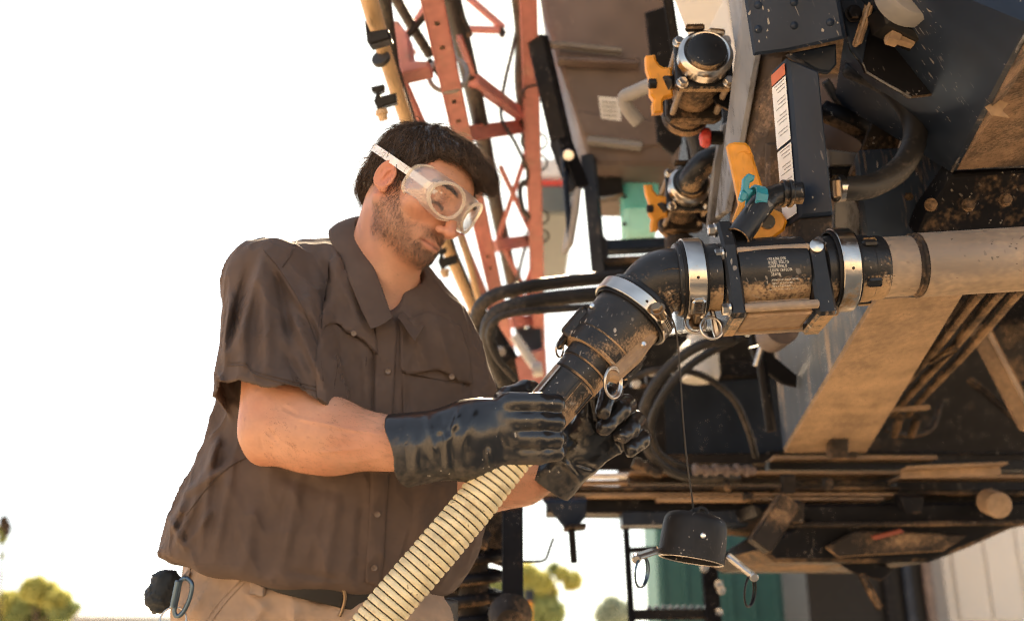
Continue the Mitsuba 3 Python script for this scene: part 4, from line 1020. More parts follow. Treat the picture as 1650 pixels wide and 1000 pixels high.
one('wire', tube(spline([P(1076, 512, 1.44), P(1084, 516, 1.445), P(1091, 545, 1.45), P(1096, 600, 1.455), P(1101, 680, 1.46), P(1108, 750, 1.465), P(1115, 800, 1.472), P(1117, 822, 1.474)], 10), 0.0013, 8), 'm_rubber', 'thin dark wire from the coupler clamp down to the hanging dust cap', 'wire', smooth=True)

# drain elbow with a turquoise wing nut, out of the stickered post
de = thing('drain_elbow', 'black drain elbow with open end and turquoise wing nut beside the stickered post', 'elbow')
D1, D2 = P(1222, 336, 1.475), P(1190, 381, 1.455)
put('bend', tube(spline([P(1292, 311, 1.50), P(1262, 312, 1.50), P(1240, 319, 1.49), P(1226, 331, 1.478), P(1215, 346, 1.470)], 8), 0.0165, 28), 'm_black_plastic', de, smooth=True)
put('outlet', tube(np.linspace(P(1229, 327, 1.479), P(1189, 382, 1.452), 8), 0.0185, 32, hollow=0.003), 'm_black_plastic', de, smooth=35)
put('bore', rod(P(1212, 350, 1.467), P(1206, 358, 1.464), 0.0158), 'm_black', de)
for x in (1262, 1273):
    put('collar', band(P(x, 312, 1.50), AX_R, 0.0165, 0.006, 0.0035), 'm_black_plastic', de, smooth=30)
da = unit(P(1189, 382, 1.452) - P(1229, 327, 1.479))
wn = put('wing_nut', band(P(1219, 322, 1.478), unit(da * 0.5 + AX_R * -0.75 + AX_U * 0.55), 0.0178, 0.018, 0.003, 12), 'm_teal', de, label='turquoise wing nut')
put('wing', plate([(1199, 287), (1207, 279), (1217, 283), (1215, 291), (1209, 294), (1207, 303), (1215, 306), (1206, 318), (1197, 306)], 1.455, 0.016, 0.002), 'm_teal', wn)
put('wing', plate([(1196, 306), (1206, 312), (1203, 322), (1198, 325), (1192, 321)], 1.452, 0.016, 0.002), 'm_teal', wn)

# big yellow lever
ylv = thing('yellow_lever', 'long yellow valve lever with embossed grip, behind the drain elbow', 'lever')
put('grip', plate([(1173, 234), (1177, 230), (1185, 228), (1203, 229), (1210, 236), (1232, 306), (1226, 332), (1204, 346), (1188, 362), (1183, 354), (1193, 328)], [1.58] * 6 + [1.575] * 5, 0.020, 0.005), 'm_yellow', ylv)
put('quadrant', plate([(1196, 352), (1226, 326), (1250, 337), (1262, 343), (1270, 357), (1265, 371), (1244, 387), (1221, 390), (1209, 387), (1190, 382)], 1.555, 0.026, 0.005), 'm_yellow', ylv)
put('hub', lathe([(0, 0), (0, 0.011), (0.004, 0.012), (0.02, 0.012)], P(1238, 357, 1.55), AX_F, 24), 'm_black_plastic', ylv, smooth=30)
for (x, y, R_) in ((1196, 255, 0.0105), (1204, 254, 0.007)):
    put('emboss', ring(P(x, y, 1.579), -AX_F, R_, 0.0007, 32, 6), 'm_yellow', ylv, smooth=True)
tr = unit(P(1204, 262, 1.578) - P(1190, 235, 1.578)); tu_ = unit(np.cross(-AX_F, tr))
v, f = text('OFF', 0.007, P(1200, 240, 1.5785), tr, tu_, 0.0008)
put('emboss', (v, f), 'm_yellow', ylv)
v, f = text('ON', 0.007, P(1208, 270, 1.5785), tr, tu_, 0.0008)
put('emboss', (v, f), 'm_yellow', ylv)

# two tank valves with yellow butterfly handles, one behind the other along the truck
W_OUT = [(1041, 89), (1056, 87.5), (1058, 97), (1063, 104), (1070, 108), (1083, 108), (1085, 154), (1072, 157), (1068, 163), (1069, 181), (1053, 182.5), (1052, 167), (1054, 160), (1048, 152), (1047, 124), (1042, 110)]
HANDLE2 = [(1039, 297.5), (1051, 297), (1053, 306), (1060, 314), (1076, 317), (1076, 350), (1066, 351.5), (1061, 357), (1060, 372), (1049.5, 372.5), (1049, 360), (1051, 352), (1046, 346), (1046, 325), (1041, 313)]


def tank_valve(label, cx, cy, d, s, handle, hd, upper):
    k = thing('tank_valve', label, 'valve', 'muddy tank valves with yellow butterfly handles')
    c = P(cx, cy, d)
    ax = unit([-0.02, 1.0, -0.02])
    R = 0.049 * s
    put('clamp_ring', lathe([(-0.004 * s, 0.036 * s), (-0.006 * s, 0.041 * s), (-0.004 * s, 0.045 * s), (0.002 * s, R), (0.020 * s, R), (0.024 * s, 0.044 * s)], c, ax, 56), 'm_steel', k, smooth=30)
    put('cap', lathe([(-0.016 * s, 0), (-0.0155 * s, 0.028 * s), (-0.012 * s, 0.0345 * s), (0.0, 0.037 * s), (0.01 * s, 0.037 * s)], c, ax, 48), 'm_black_plastic', k, smooth=35)
    put('screw_housing', bar(c + UP * (R + 0.003) + AX_R * -0.034 * s, c + UP * (R + 0.004) + AX_R * 0.0, 0.016 * s, 0.010 * s), 'm_mud_steel', k)
    put('screw_housing', bar(c + UP * R * 0.93 + AX_R * 0.006 * s, c + UP * R * 0.86 + AX_R * 0.036 * s, 0.014 * s, 0.010 * s), 'm_steel', k)
    put('flange', prism([c + ax * 0.026 * s + AX_R * x * s + UP * z * s for x, z in ((-0.050, 0.04), (-0.040, 0.052), (0.040, 0.052), (0.052, 0.04), (0.052, -0.046), (0.044, -0.054), (-0.044, -0.054), (-0.052, -0.046))], 0.016 * s, 0.003), 'm_black_plastic', k)
    put('body', lathe([(0.042 * s, 0.02 * s), (0.042 * s, 0.045 * s), (0.06 * s, 0.048 * s), (0.10 * s, 0.048 * s), (0.125 * s, 0.044 * s), (0.125 * s, 0.02 * s)], c, ax, 48), 'm_mud_steel', k, smooth=30)
    put('flange', prism([c + ax * 0.126 * s + AX_R * x * s + UP * z * s for x, z in ((-0.050, 0.04), (0.052, 0.04), (0.052, -0.05), (0.04, -0.058), (-0.044, -0.058), (-0.052, -0.046))], 0.02 * s, 0.003), 'm_mud_steel', k)
    put('rear_pipe', lathe([(0.146 * s, 0.041 * s), (0.19 * s, 0.041 * s), (0.192 * s, 0.046 * s), (0.21 * s, 0.046 * s)], c, ax, 40), 'm_mud_steel', k, smooth=30)
    for x, z in ((-0.040, -0.044), (0.042, -0.042), (-0.042, 0.04), (0.042, 0.042)):
        q_ = c + AX_R * x * s + UP * z * s
        put('bolt', hexbolt(q_ + ax * 0.026 * s, -ax, 0.0085 * s, 0.010 * s), 'm_steel', k)
        put('tie_rod', rod(q_ + ax * 0.04 * s, q_ + ax * 0.128 * s, 0.006 * s), 'm_pipe', k, smooth=30)
    put('bracket', prism([c + ax * 0.075 * s + AX_R * x * s + UP * z * s for x, z in ((0.02, -0.03), (0.06, -0.02), (0.064, -0.075), (0.03, -0.055))], 0.006, 0.001), 'm_black_steel', k)
    h = put('handle', plate(handle, hd, 0.030 * s, 0.004), 'm_yellow', k, label='yellow butterfly handle')
    hc = P(np.mean([p[0] for p in handle]) - 6 * s, np.mean([p[1] for p in handle]) + 1, hd)
    put('screw', rod(hc + AX_R * -0.010, hc + AX_R * 0.004, 0.009 * s), 'm_black', h)
    put('stem', rod(hc + AX_R * 0.02, c + ax * 0.085 * s + AX_R * -0.03 * s, 0.014 * s), 'm_black_plastic', k, smooth=30)
    return c, ax


tank_valve('upper muddy tank valve closed by a black rubber plug, yellow butterfly handle on its left', 1138, 86, 1.76, 1.0, W_OUT, 1.80, True)
c, ax = tank_valve('lower muddy tank valve with a black elbow, yellow butterfly handle on its left', 1112, 296, 2.12, 0.93, HANDLE2, 2.14, False)
k = thing('tank_elbow', 'black elbow on the front of the lower tank valve', 'elbow')
put('bend', tube(spline([c + ax * 0.0, c - ax * 0.03, c - ax * 0.05 + UP * 0.02 + AX_R * 0.02, c - ax * 0.05 + UP * 0.035 + AX_R * 0.055, c - ax * 0.045 + UP * 0.042 + AX_R * 0.085], 8), 0.0265, 24), 'm_black_plastic', k, smooth=True)
e_ = c - ax * 0.046 + UP * 0.041 + AX_R * 0.07
put('clamp', band(e_, [1, 0, 0.15], 0.028, 0.02, 0.0015), 'm_steel', k, smooth=30)
put('screw', rod(e_ + [0.0, -0.03, 0.012], e_ + [0.028, -0.03, 0.02], 0.008), 'm_steel', k, smooth=30)
k = thing('tank_outlet', 'black pipe stub running down below the lower tank valve', 'pipe')
put('pipe', rod(c + ax * 0.15 - UP * 0.06, c + ax * 0.15 - UP * 0.17, 0.034), 'm_mud_steel', k, smooth=30)
put('nut', lathe([(0, 0.02), (0, 0.043), (0.022, 0.043), (0.022, 0.02)], c + ax * 0.15 - UP * 0.115, -UP, 8), 'm_black_plastic', k)
k = thing('push_knob', 'red push knob between the two tank valves', 'knob')
put('head', lathe([(0, 0), (0, 0.016), (0.004, 0.020), (0.012, 0.020), (0.018, 0.015), (0.022, 0)], P(1144, 222, 1.95), -AX_R, 28), 'm_knob_red', k, smooth=40)
put('stem', rod(P(1144, 222, 1.95), P(1164, 222, 1.95), 0.014), 'm_black', k, smooth=30)
k = thing('vent_pipe', 'grey bent plastic pipe left of the upper yellow handle', 'pipe')
put('bend', tube(spline([P(1075, 128, 2.2), P(1050, 137, 2.25), P(1020, 150, 2.3), P(1006, 158, 2.32), P(1012, 176, 2.33), P(1030, 198, 2.34)], 8), 0.0165, 20), 'm_grey_plastic', k, smooth=True)
one('drop_hose', tube(spline([P(1112, 205, 2.2), P(1122, 235, 2.2), P(1128, 268, 2.2)], 8), 0.017, 14), 'm_rubber', 'short black hose dropping from the upper valve to the lower one', 'hose', smooth=True)
# ---------------------------------------------------------------- the worker (modelled in camera-axis coordinates, then turned into the world)
def vcol(name, rough=0.5, spec=0.4, **kw):
    scene[name] = {'type': 'twosided', 'bsdf': {'type': 'principled', 'base_color': {'type': 'mesh_attribute', 'name': 'vertex_color'}, 'roughness': rough, 'specular': spec, **kw}}


vcol('m_skin', 0.46, 0.42, sheen=0.15)
vcol('m_cloth', 0.82, 0.25, sheen=0.35)
solid('m_hair', (0.022, 0.016, 0.0135), 0.34, spec=0.9)
solid('m_beard', (0.055, 0.038, 0.028), 0.5)
scene['m_locks'] = {'type': 'principledthin', 'base_color': {'type': 'rgb', 'value': [0.085, 0.064, 0.052]}, 'roughness': 0.3, 'diff_trans': 0.9, 'eta': 1.55}
scene['m_loose_hair'] = {'type': 'principledthin', 'base_color': {'type': 'rgb', 'value': [0.17, 0.125, 0.10]}, 'roughness': 0.25, 'diff_trans': 1.0, 'eta': 1.6}
scene['m_arm_hair'] = {'type': 'principledthin', 'base_color': {'type': 'rgb', 'value': [0.20, 0.12, 0.07]}, 'roughness': 0.35, 'diff_trans': 0.8, 'eta': 1.5}
solid('m_belt', (0.016, 0.014, 0.013), 0.45)
scene['m_clear_plastic'] = {'type': 'blendbsdf', 'weight': 0.20, 'a': {'type': 'thindielectric'},
                            'b': {'type': 'principledthin', 'base_color': {'type': 'rgb', 'value': [0.86, 0.84, 0.82]}, 'roughness': 0.3, 'diff_trans': 1.0, 'eta': 1.45}}
scene['m_rim'] = {'type': 'blendbsdf', 'weight': 0.62, 'a': {'type': 'thindielectric'},
                  'b': {'type': 'principledthin', 'base_color': {'type': 'rgb', 'value': [0.86, 0.79, 0.68]}, 'roughness': 0.3, 'diff_trans': 1.0, 'eta': 1.45}}
scene['m_lens'] = {'type': 'blendbsdf', 'weight': 0.04, 'a': {'type': 'thindielectric'},
                   'b': {'type': 'principledthin', 'base_color': {'type': 'rgb', 'value': [0.85, 0.83, 0.8]}, 'roughness': 0.25, 'diff_trans': 1.0, 'eta': 1.45}}
solid('m_strap', (0.80, 0.78, 0.76), 0.5)

man = thing('person', 'bearded man in brown shirt, goggles and black rubber gloves bending over the hose coupling', 'person')

# head frame: columns his left, forward, up
TH = math.radians(39)
cT, sT = math.cos(TH), math.sin(TH)
TU, TV = math.cos(math.radians(33)), math.sin(math.radians(33))
HR = np.stack([[TU * sT, cT, -TV * sT], [TU * cT, -sT, -TV * cT], [TV, 0, TU]], 1)
HO = C(670, 317, 1.62)
HS = 0.93


def hl(p):
    q = (p - HO) @ HR / HS
    q[:, 2] = np.where(q[:, 2] < 0, q[:, 2] / 0.87, q[:, 2])      # a short lower face
    return q


def hw(q):
    q = np.array(q, float)
    q[..., 2] = np.where(q[..., 2] < 0, q[..., 2] * 0.87, q[..., 2])
    return HO + HS * q @ HR.T


def f_head(p):
    q = hl(p)
    a = q.copy(); a[:, 0] = np.abs(a[:, 0])      # mirrored copy for paired features
    d = s_ell(q, (0, -0.014, 0.034), (0.075, 0.093, 0.080))
    d = smin(d, s_ell(q, (0, 0.034, 0.036), (0.064, 0.060, 0.056)), 0.02)
    d = smin(d, s_ell(q, (0, 0.036, -0.018), (0.062, 0.056, 0.074)), 0.025)
    d = smin(d, s_ell(q, (0, 0.034, -0.066), (0.053, 0.050, 0.046)), 0.02)
    d = smin(d, s_cap(a, (0.056, -0.004, -0.042), (0.022, 0.072, -0.089), 0.018, 0.016), 0.022)
    d = smin(d, s_ell(q, (0, 0.080, -0.094), (0.024, 0.019, 0.017)), 0.018)
    d = smin(d, s_ell(a, (0.046, 0.062, -0.014), (0.024, 0.022, 0.020)), 0.02)
    d = smin(d, s_cap(a, (0.045, 0.078, 0.036), (0.012, 0.091, 0.034), 0.009), 0.014)
    d = smin(d, s_ell(q, (0, 0.074, -0.060), (0.036, 0.024, 0.030)), 0.015)
    d = smax(d, -s_ell(a, (0.032, 0.102, 0.016), (0.019, 0.016, 0.013)), 0.010)
    d = smin(d, s_ell(a, (0.032, 0.079, 0.015), (0.0145, 0.0135, 0.013)), 0.004)
    d = smin(d, s_cap(q, (0, 0.090, 0.022), (0, 0.117, -0.024), 0.0080, 0.0100), 0.010)
    d = smin(d, s_ell(q, (0, 0.1185, -0.027), (0.0105, 0.011, 0.0098)), 0.006)
    d = smin(d, s_ell(a, (0.0120, 0.106, -0.031), (0.0072, 0.010, 0.0080)), 0.006)
    d = smax(d, -s_ell(a, (0.0075, 0.111, -0.041), (0.0042, 0.006, 0.005)), 0.003)
    d = smin(d, s_cap(a, (0.0235, 0.086, -0.064), (0.0, 0.0985, -0.0585), 0.0045, 0.0062), 0.006)
    d = smin(d, s_cap(a, (0.020, 0.087, -0.070), (0.0, 0.0965, -0.0715), 0.0045, 0.0068), 0.006)
    d = smax(d, -s_cap(a, (0.025, 0.091, -0.0665), (0.0, 0.105, -0.0655), 0.0016), 0.003)
    # ears
    e = (a - np.array([0.0765, 0.003, -0.002])) / 0.86
    er = e @ np.array([[0.88, 0.475, 0], [-0.475, 0.88, 0], [0, 0, 1.0]]).T      # the shell stands off the head towards the back
    ear_d = s_ell(er, (0.004, -0.008, 0.002), (0.0075, 0.020, 0.032))
    ear_d = smax(ear_d, -s_ell(er, (0.0135, -0.006, 0.004), (0.0105, 0.0135, 0.0235)), 0.002)
    th = np.arctan2(er[:, 2] - 0.002, er[:, 1] + 0.008)
    rimd = np.sqrt((np.sqrt(((er[:, 1] + 0.008) / 0.0185) ** 2 + ((er[:, 2] - 0.002) / 0.030) ** 2) * 0.022 - 0.0215) ** 2 + (er[:, 0] - 0.0075) ** 2) - 0.0034
    ear_d = smin(ear_d, rimd, 0.003)
    ear_d = smin(ear_d, s_cap(er, (0.006, -0.012, -0.012), (0.006, -0.010, 0.014), 0.0036), 0.003)
    ear_d = smin(ear_d, s_cap(er, (0.006, -0.010, 0.014), (0.006, 0.000, 0.020), 0.003), 0.003)
    ear_d = smin(ear_d, s_ell(er, (0.005, 0.008, -0.004), (0.005, 0.005, 0.008)), 0.003)
    ear_d = smin(ear_d, s_ell(er, (0.004, 0.001, -0.027), (0.006, 0.010, 0.010)), 0.004)
    return smin(d, ear_d * 0.86, 0.004) * HS


NECK = C(604, 470, 1.675)
SHR, ELR, WRR = C(447, 470, 1.605), C(436, 694, 1.455), C(700, 722, 1.40)
SHL, ELL, WRL = C(700, 570, 1.70), C(752, 772, 1.60), C(915, 745, 1.595)
K_ = 1.63 / FOC
_py = np.array([372, 395, 420, 450, 480, 520, 560, 620, 700, 760, 820, 860, 890, 912, 930, 950], float)
_L = np.array([500, 425, 398, 380, 368, 362, 362, 362, 348, 320, 297, 284, 283, 298, 325, 345], float)
_R = np.array([600, 640, 672, 700, 728, 752, 768, 782, 790, 790, 785, 775, 765, 752, 740, 735], float)
_Y = np.array([1.715, 1.70, 1.69, 1.685, 1.68, 1.67, 1.665, 1.655, 1.64, 1.63, 1.62, 1.615, 1.61, 1.605, 1.60, 1.60])
_B = np.array([0.06, 0.08, 0.098, 0.112, 0.126, 0.137, 0.143, 0.15, 0.158, 0.162, 0.166, 0.168, 0.165, 0.155, 0.145, 0.14])
_Z = (500 - _py) * K_
PSI = math.radians(18)


def f_torso(p):
    z = p[:, 2]
    o = np.argsort(_Z)
    L, R = np.interp(z, _Z[o], (_L[o] - 825) * K_), np.interp(z, _Z[o], (_R[o] - 825) * K_)
    yc, hb = np.interp(z, _Z[o], _Y[o]), np.interp(z, _Z[o], _B[o])
    cx, ha = (L + R) / 2, (R - L) / 2 * 1.01
    dx, dy = p[:, 0] - cx, p[:, 1] - yc
    u, v = (dx * math.cos(PSI) + dy * math.sin(PSI)) / ha, (-dx * math.sin(PSI) + dy * math.cos(PSI)) / hb
    k = (np.abs(u) ** 2.3 + np.abs(v) ** 2.3) ** (1 / 2.3)
    d = (k - 1) * np.minimum(ha, hb) * np.clip(0.75 + 0.25 * k, 0.6, 1.2)
    return smax(d, z - (500 - 384) * K_, 0.03)


def folds(p, items):
    """raised (or sunk) soft creases along segments given in photograph pixels on the picture plane of the figure"""
    x, z = p[:, 0] / p[:, 1] * FOC + 825, 500 - p[:, 2] / p[:, 1] * FOC
    q = np.stack([x, z], 1)
    out = np.zeros(len(p))
    for (x0, y0, x1, y1, w, a) in items:
        A, Bv = np.array([x0, y0], float), np.array([x1 - x0, y1 - y0], float)
        t = (q - A) @ Bv / (Bv @ Bv)
        tc = np.clip(t, 0, 1)
        dd = ((q - A - tc[:, None] * Bv) ** 2).sum(1)
        side = (q - A) @ np.array([Bv[1], -Bv[0]]) / np.linalg.norm(Bv)
        env = np.clip(np.sin(np.pi * np.clip(tc * 0.9 + 0.05, 0, 1)) * 1.3, 0, 1)
        out += a * env * np.exp(-dd / (w * w)) * np.where(side > 0, 1.0, np.exp(-dd / (w * w) * 0.6))
    return out


SHIRT_FOLDS = [
    (345, 690, 322, 890, 9, .010), (372, 745, 345, 900, 10, .008), (485, 745, 452, 925, 11, .009), (375, 745, 290, 800, 8, .009), (300, 800, 272, 860, 7, .008),
    (320, 800, 280, 880, 6, .008), (345, 815, 300, 880, 6, .006), (410, 800, 395, 920, 12, .006), (545, 780, 520, 935, 12, .007), (585, 790, 575, 940, 10, -.005),
    (430, 690, 360, 640, 9, .006), (440, 760, 560, 800, 14, -.006), (680, 800, 660, 940, 12, .006), (730, 790, 715, 930, 12, .006),
    (520, 395, 600, 560, 9, .008), (548, 392, 528, 520, 8, .006), (500, 395, 535, 470, 8, -.006), (575, 470, 612, 640, 10, -.005), (655, 485, 690, 600, 8, .008), (640, 520, 650, 640, 8, .005),
    (700, 500, 735, 610, 8, .007), (560, 560, 545, 650, 7, .006), (590, 560, 588, 660, 6, .006), (540, 560, 528, 660, 7, -.008), (660, 620, 655, 670, 6, -.004),
    (330, 740, 310, 830, 8, .006), (620, 690, 600, 800, 10, .004), (500, 650, 480, 760, 10, .005), (355, 700, 335, 760, 6, .006), (270, 830, 300, 890, 6, .006), (460, 920, 560, 935, 6, -.004)]
SLEEVE_FOLDS = [
    (425, 405, 430, 600, 14, .010), (425, 405, 378, 570, 9, .009), (432, 408, 505, 520, 9, .008), (470, 500, 525, 625, 9, .009), (400, 430, 365, 560, 7, -.008), (445, 430, 470, 560, 9, -.007),
    (455, 560, 500, 640, 8, -.005), (372, 470, 360, 580, 6, .007), (395, 520, 392, 600, 8, .005), (490, 460, 525, 560, 8, .007), (350, 600, 372, 660, 7, .006)]


def wrinkle(p, seed):
    q = p @ np.array([[1, .2, 0], [-.2, 1, .1], [0, -.1, 0.45]])
    r1 = 1 - np.abs(2 * sfbm(q, 11, 2, seed + 2) - 1)             # long soft ridges
    r2 = 1 - np.abs(2 * sfbm(q @ np.array([[.8, 0, .6], [0, 1, 0], [-.6, 0, .8]]), 21, 2, seed + 5) - 1)   # crisper diagonal creases
    return (sfbm(q, 14, 2, seed) - 0.5) * 0.010 + (r1 ** 3 - 0.4) * 0.006 + (r2 ** 6 - 0.2) * 0.0042


HEM = np.array([C(385, 612, 1.40), C(526, 664, 1.43), C(386, 700, 1.57)])
HEM_N = unit(np.cross(HEM[1] - HEM[0], HEM[2] - HEM[0]))
HEM_N = HEM_N if HEM_N[2] < 0 else -HEM_N
SLV0, SLV1 = C(440, 462, 1.60), C(441, 672, 1.478)


def f_sleeve(p):
    d = smin(s_cap(p, SLV0, SLV1, 0.078, 0.084), s_cap(p, C(462, 540, 1.54), C(484, 668, 1.437), 0.062, 0.062), 0.05)
    return d - 1.6 * folds(p, SLEEVE_FOLDS) - wrinkle(p, 3) * 1.1


def f_sleeve_l(p):
    return s_cap(p, C(692, 550, 1.72), C(735, 680, 1.65), 0.074, 0.074) - wrinkle(p, 8) - folds(p, [(750, 500, 800, 640, 7, .008), (745, 520, 760, 640, 7, .007), (735, 500, 740, 620, 6, -.006)])


def f_shirt(p):
    d = f_torso(p) - folds(p, SHIRT_FOLDS) - wrinkle(p, 1)
    # the blouse rolls under along the hem
    hem = (500 - np.interp(p[:, 0] / p[:, 1] * FOC + 825, [262, 300, 330, 400, 500, 560, 640], [904, 914, 924, 940, 954, 954, 960])) / FOC * p[:, 1] - p[:, 2]
    d = smax(d, hem + 0.003 * np.sin(p[:, 0] * 60), 0.022)
    near, far = f_sleeve(p), f_sleeve_l(p)
    tip = (p - HEM[0]) @ HEM_N + 0.006 * np.sin(p[:, 0] * 75 + p[:, 1] * 40)
    ax = unit(SLV1 - SLV0)
    inner = np.maximum(near + 0.0095 - 0.005 * np.clip(1 + tip / 0.05, 0, 1), 0.055 - (p - SLV0) @ ax)
    near = np.maximum(np.maximum(near, tip), -inner)
    d = smin(d, near, 0.010)
    far = np.maximum(far, (p - C(760, 690, 1.65)) @ np.array([0.1, 0, -0.99]))
    d = smin(d, far, 0.015)
    # neck opening
    d = smax(d, -s_cap(p, C(612, 465, 1.655), C(622, 380, 1.62), 0.062, 0.085), 0.006)
    return smax(d, -s_cap(p, C(620, 468, 1.60), C(633, 508, 1.50), 0.030, 0.008), 0.006)


def f_body(p):
    d = smin(f_head(p), s_cap(p, hw((0, -0.022, -0.04)), NECK, 0.056, 0.062), 0.025)
    d = smin(d, s_cap(p, hw((0, 0.03, -0.075)), C(622, 470, 1.63), 0.036, 0.045), 0.03)
    d = smin(d, np.maximum(f_torso(p), -0.2) + 0.022, 0.03)
    arm = smin(s_cap(p, SHR, ELR, 0.052, 0.044), s_cap(p, ELR + [0.012, 0, 0.004], C(530, 703, 1.43), 0.046, 0.0495), 0.03)
    arm = smin(arm, s_cap(p, C(500, 700, 1.435), WRR, 0.050, 0.034), 0.03)
    arm = smin(arm, s_cap(p, C(450, 640, 1.46), C(520, 690, 1.425), 0.040, 0.036), 0.03)
    arm = smin(arm, s_ell(p, C(421, 728, 1.46), (0.015, 0.018, 0.014)), 0.02)
    arm = arm - folds(p, [(470, 672, 560, 690, 3.5, .0016), (540, 688, 618, 700, 3, .0013), (500, 730, 590, 722, 4, .0015), (455, 655, 480, 668, 4, -.0016), (430, 690, 450, 715, 4, -.0015), (560, 745, 610, 738, 5, .0012), (418, 700, 425, 725, 3, -.0014)])
    armL = smin(s_cap(p, SHL, ELL, 0.048, 0.044), s_cap(p, ELL, WRL, 0.048, 0.034), 0.03)
    armL = smin(armL, s_cap(p, C(765, 778, 1.60), C(840, 772, 1.60), 0.046, 0.041), 0.03)
    return smin(smin(d, arm, 0.02), armL, 0.02)


lo, hi = C(385, 835, 1.75), C(905, 180, 1.75)
bv, bf = sdf_mesh(f_body, [-0.50, 1.34, -0.36], [0.12, 1.86, 0.34], 0.0023)

q = hl(bv)
n1, n2 = sfbm(bv, 40, 3, 1), meshkit.noise(bv * 420, 4)
skin = np.array([0.49, 0.255, 0.160]) * (0.80 + 0.30 * n1 + 0.10 * n2)[:, None]
red0 = np.clip(sfbm(bv, 22, 3, 44) * 2.2 - 0.75, 0, 1)[:, None]
skin = skin * (1 - 0.45 * red0) + np.array([0.46, 0.180, 0.105]) * 0.45 * red0
inhead = (np.linalg.norm(q, axis=1) < 0.19)


def blob(c, r, k=0.006):
    d = s_ell(q, c, r)
    return np.clip(0.5 - d / (2 * k), 0, 1) * inhead


def tint(col, m):
    global skin
    skin = skin * (1 - m[:, None]) + np.asarray(col) * m[:, None]


red = np.maximum.reduce([blob((s * 0.08, -0.008, 0.0), (0.022, 0.03, 0.042), 0.012) for s in (-1, 1)] + [0.6 * blob((0, 0.118, -0.026), (0.02, 0.02, 0.017), 0.01)] + [0.5 * blob((s * 0.045, 0.08, -0.02), (0.024, 0.024, 0.018), 0.015) for s in (-1, 1)])
tint((0.54, 0.20, 0.135), red * 0.7)
ql, qf, qh = np.abs(q[:, 0]), q[:, 1], q[:, 2]
# stubble: jaw, chin, upper lip and the side of the face up to the sideburn
line = np.interp(qf, [-0.03, 0.0, 0.02, 0.04, 0.06, 0.075, 0.09, 0.12], [-0.04, 0.02, 0.02, -0.02, -0.047, -0.047, -0.042, -0.042])
beard = np.clip((line - qh) / 0.022 + 0.5, 0, 1) * np.clip((qf + 0.016) / 0.022, 0, 1) * np.clip((qh + 0.125) / 0.03, 0, 1) * inhead
beard *= np.clip((0.0735 + 0.0045 * (qf > 0.012) - ql) / 0.002, 0, 1)
beard *= 1 - blob((0, 0.098, -0.066), (0.024, 0.016, 0.0105), 0.004)
beard *= 1 - 0.8 * blob((0, 0.115, -0.032), (0.022, 0.02, 0.012), 0.004)
beard *= 1 - 0.75 * np.maximum(blob((0.032, 0.075, -0.058), (0.010, 0.03, 0.014), 0.008), blob((-0.032, 0.075, -0.058), (0.010, 0.03, 0.014), 0.008))
goatee = np.clip(1.2 - np.abs(qf - 0.10) / 0.045, 0, 1) * (qh < -0.035)
beard *= 0.62 + 0.38 * goatee
tint((0.075, 0.048, 0.036), beard * (0.16 + 0.42 * n2))
tint((0.42, 0.17, 0.13), blob((0, 0.096, -0.066), (0.023, 0.016, 0.0095), 0.004) * 0.75)
tint((0.09, 0.03, 0.025), np.exp(-((qh + 0.0658) / 0.0016) ** 2) * (ql < 0.023) * (qf > 0.08) * inhead * 0.7)
for s in (-1, 1):
    tint((0.05, 0.035, 0.028), np.exp(-((qh - 0.0075 + 0.25 * np.abs(ql - 0.032)) / 0.0034) ** 2) * (np.abs(ql - 0.032) < 0.015) * (qf > 0.07) * inhead * 0.85)
    tint((0.35, 0.17, 0.12), np.exp(-((qh - 0.013) / 0.008) ** 2) * (np.abs(ql - 0.032) < 0.018) * (qf > 0.07) * inhead * 0.25)
skin *= 1 - 0.16 * (np.clip((meshkit.noise(bv * 160, 71) - 0.83) * 12, 0, 1) * (meshkit.noise(bv * 30, 72) > 0.45))[:, None]
put('body', to_world((bv, bf)), 'm_skin', man, smooth=True, color=np.clip(skin, 0.01, 0.9))


def surface_points(v, f, mask, n, seed):
    r = np.random.default_rng(seed)
    fm = f[mask[f].all(1)]
    a = np.cross(v[fm[:, 1]] - v[fm[:, 0]], v[fm[:, 2]] - v[fm[:, 0]])
    ar = np.linalg.norm(a, axis=1)
    pick = r.choice(len(fm), n, p=ar / ar.sum())
    w = r.dirichlet([1, 1, 1], n)
    return (v[fm[pick]] * w[..., None]).sum(1), a[pick] / (ar[pick, None] + 1e-15)


def strands(paths, r0, r1):
    """three-sided hairs: paths (n, m, 3)"""
    n, m = paths.shape[:2]
    t = np.gradient(paths, axis=1); t /= np.linalg.norm(t, axis=2, keepdims=True) + 1e-12
    s = np.cross(t, [0.3, 0.8, 0.5]); s /= np.linalg.norm(s, axis=2, keepdims=True) + 1e-12
    u = np.cross(t, s)
    rad = np.linspace(1, 0, m)[None, :, None] ** 0.6 * (r0 - r1) + r1
    ang = np.arange(3) * 2 * np.pi / 3
    v = np.stack([paths + rad * (math.cos(a) * s + math.sin(a) * u) for a in ang], 2).reshape(-1, 3)
    i, j, k = np.meshgrid(np.arange(n), np.arange(m - 1), np.arange(3), indexing='ij')
    a = ((i * m + j) * 3 + k).ravel(); b = ((i * m + j) * 3 + (k + 1) % 3).ravel()
    return v, np.vstack([np.stack([a, b, b + 3], 1), np.stack([a, b + 3, a + 3], 1)])


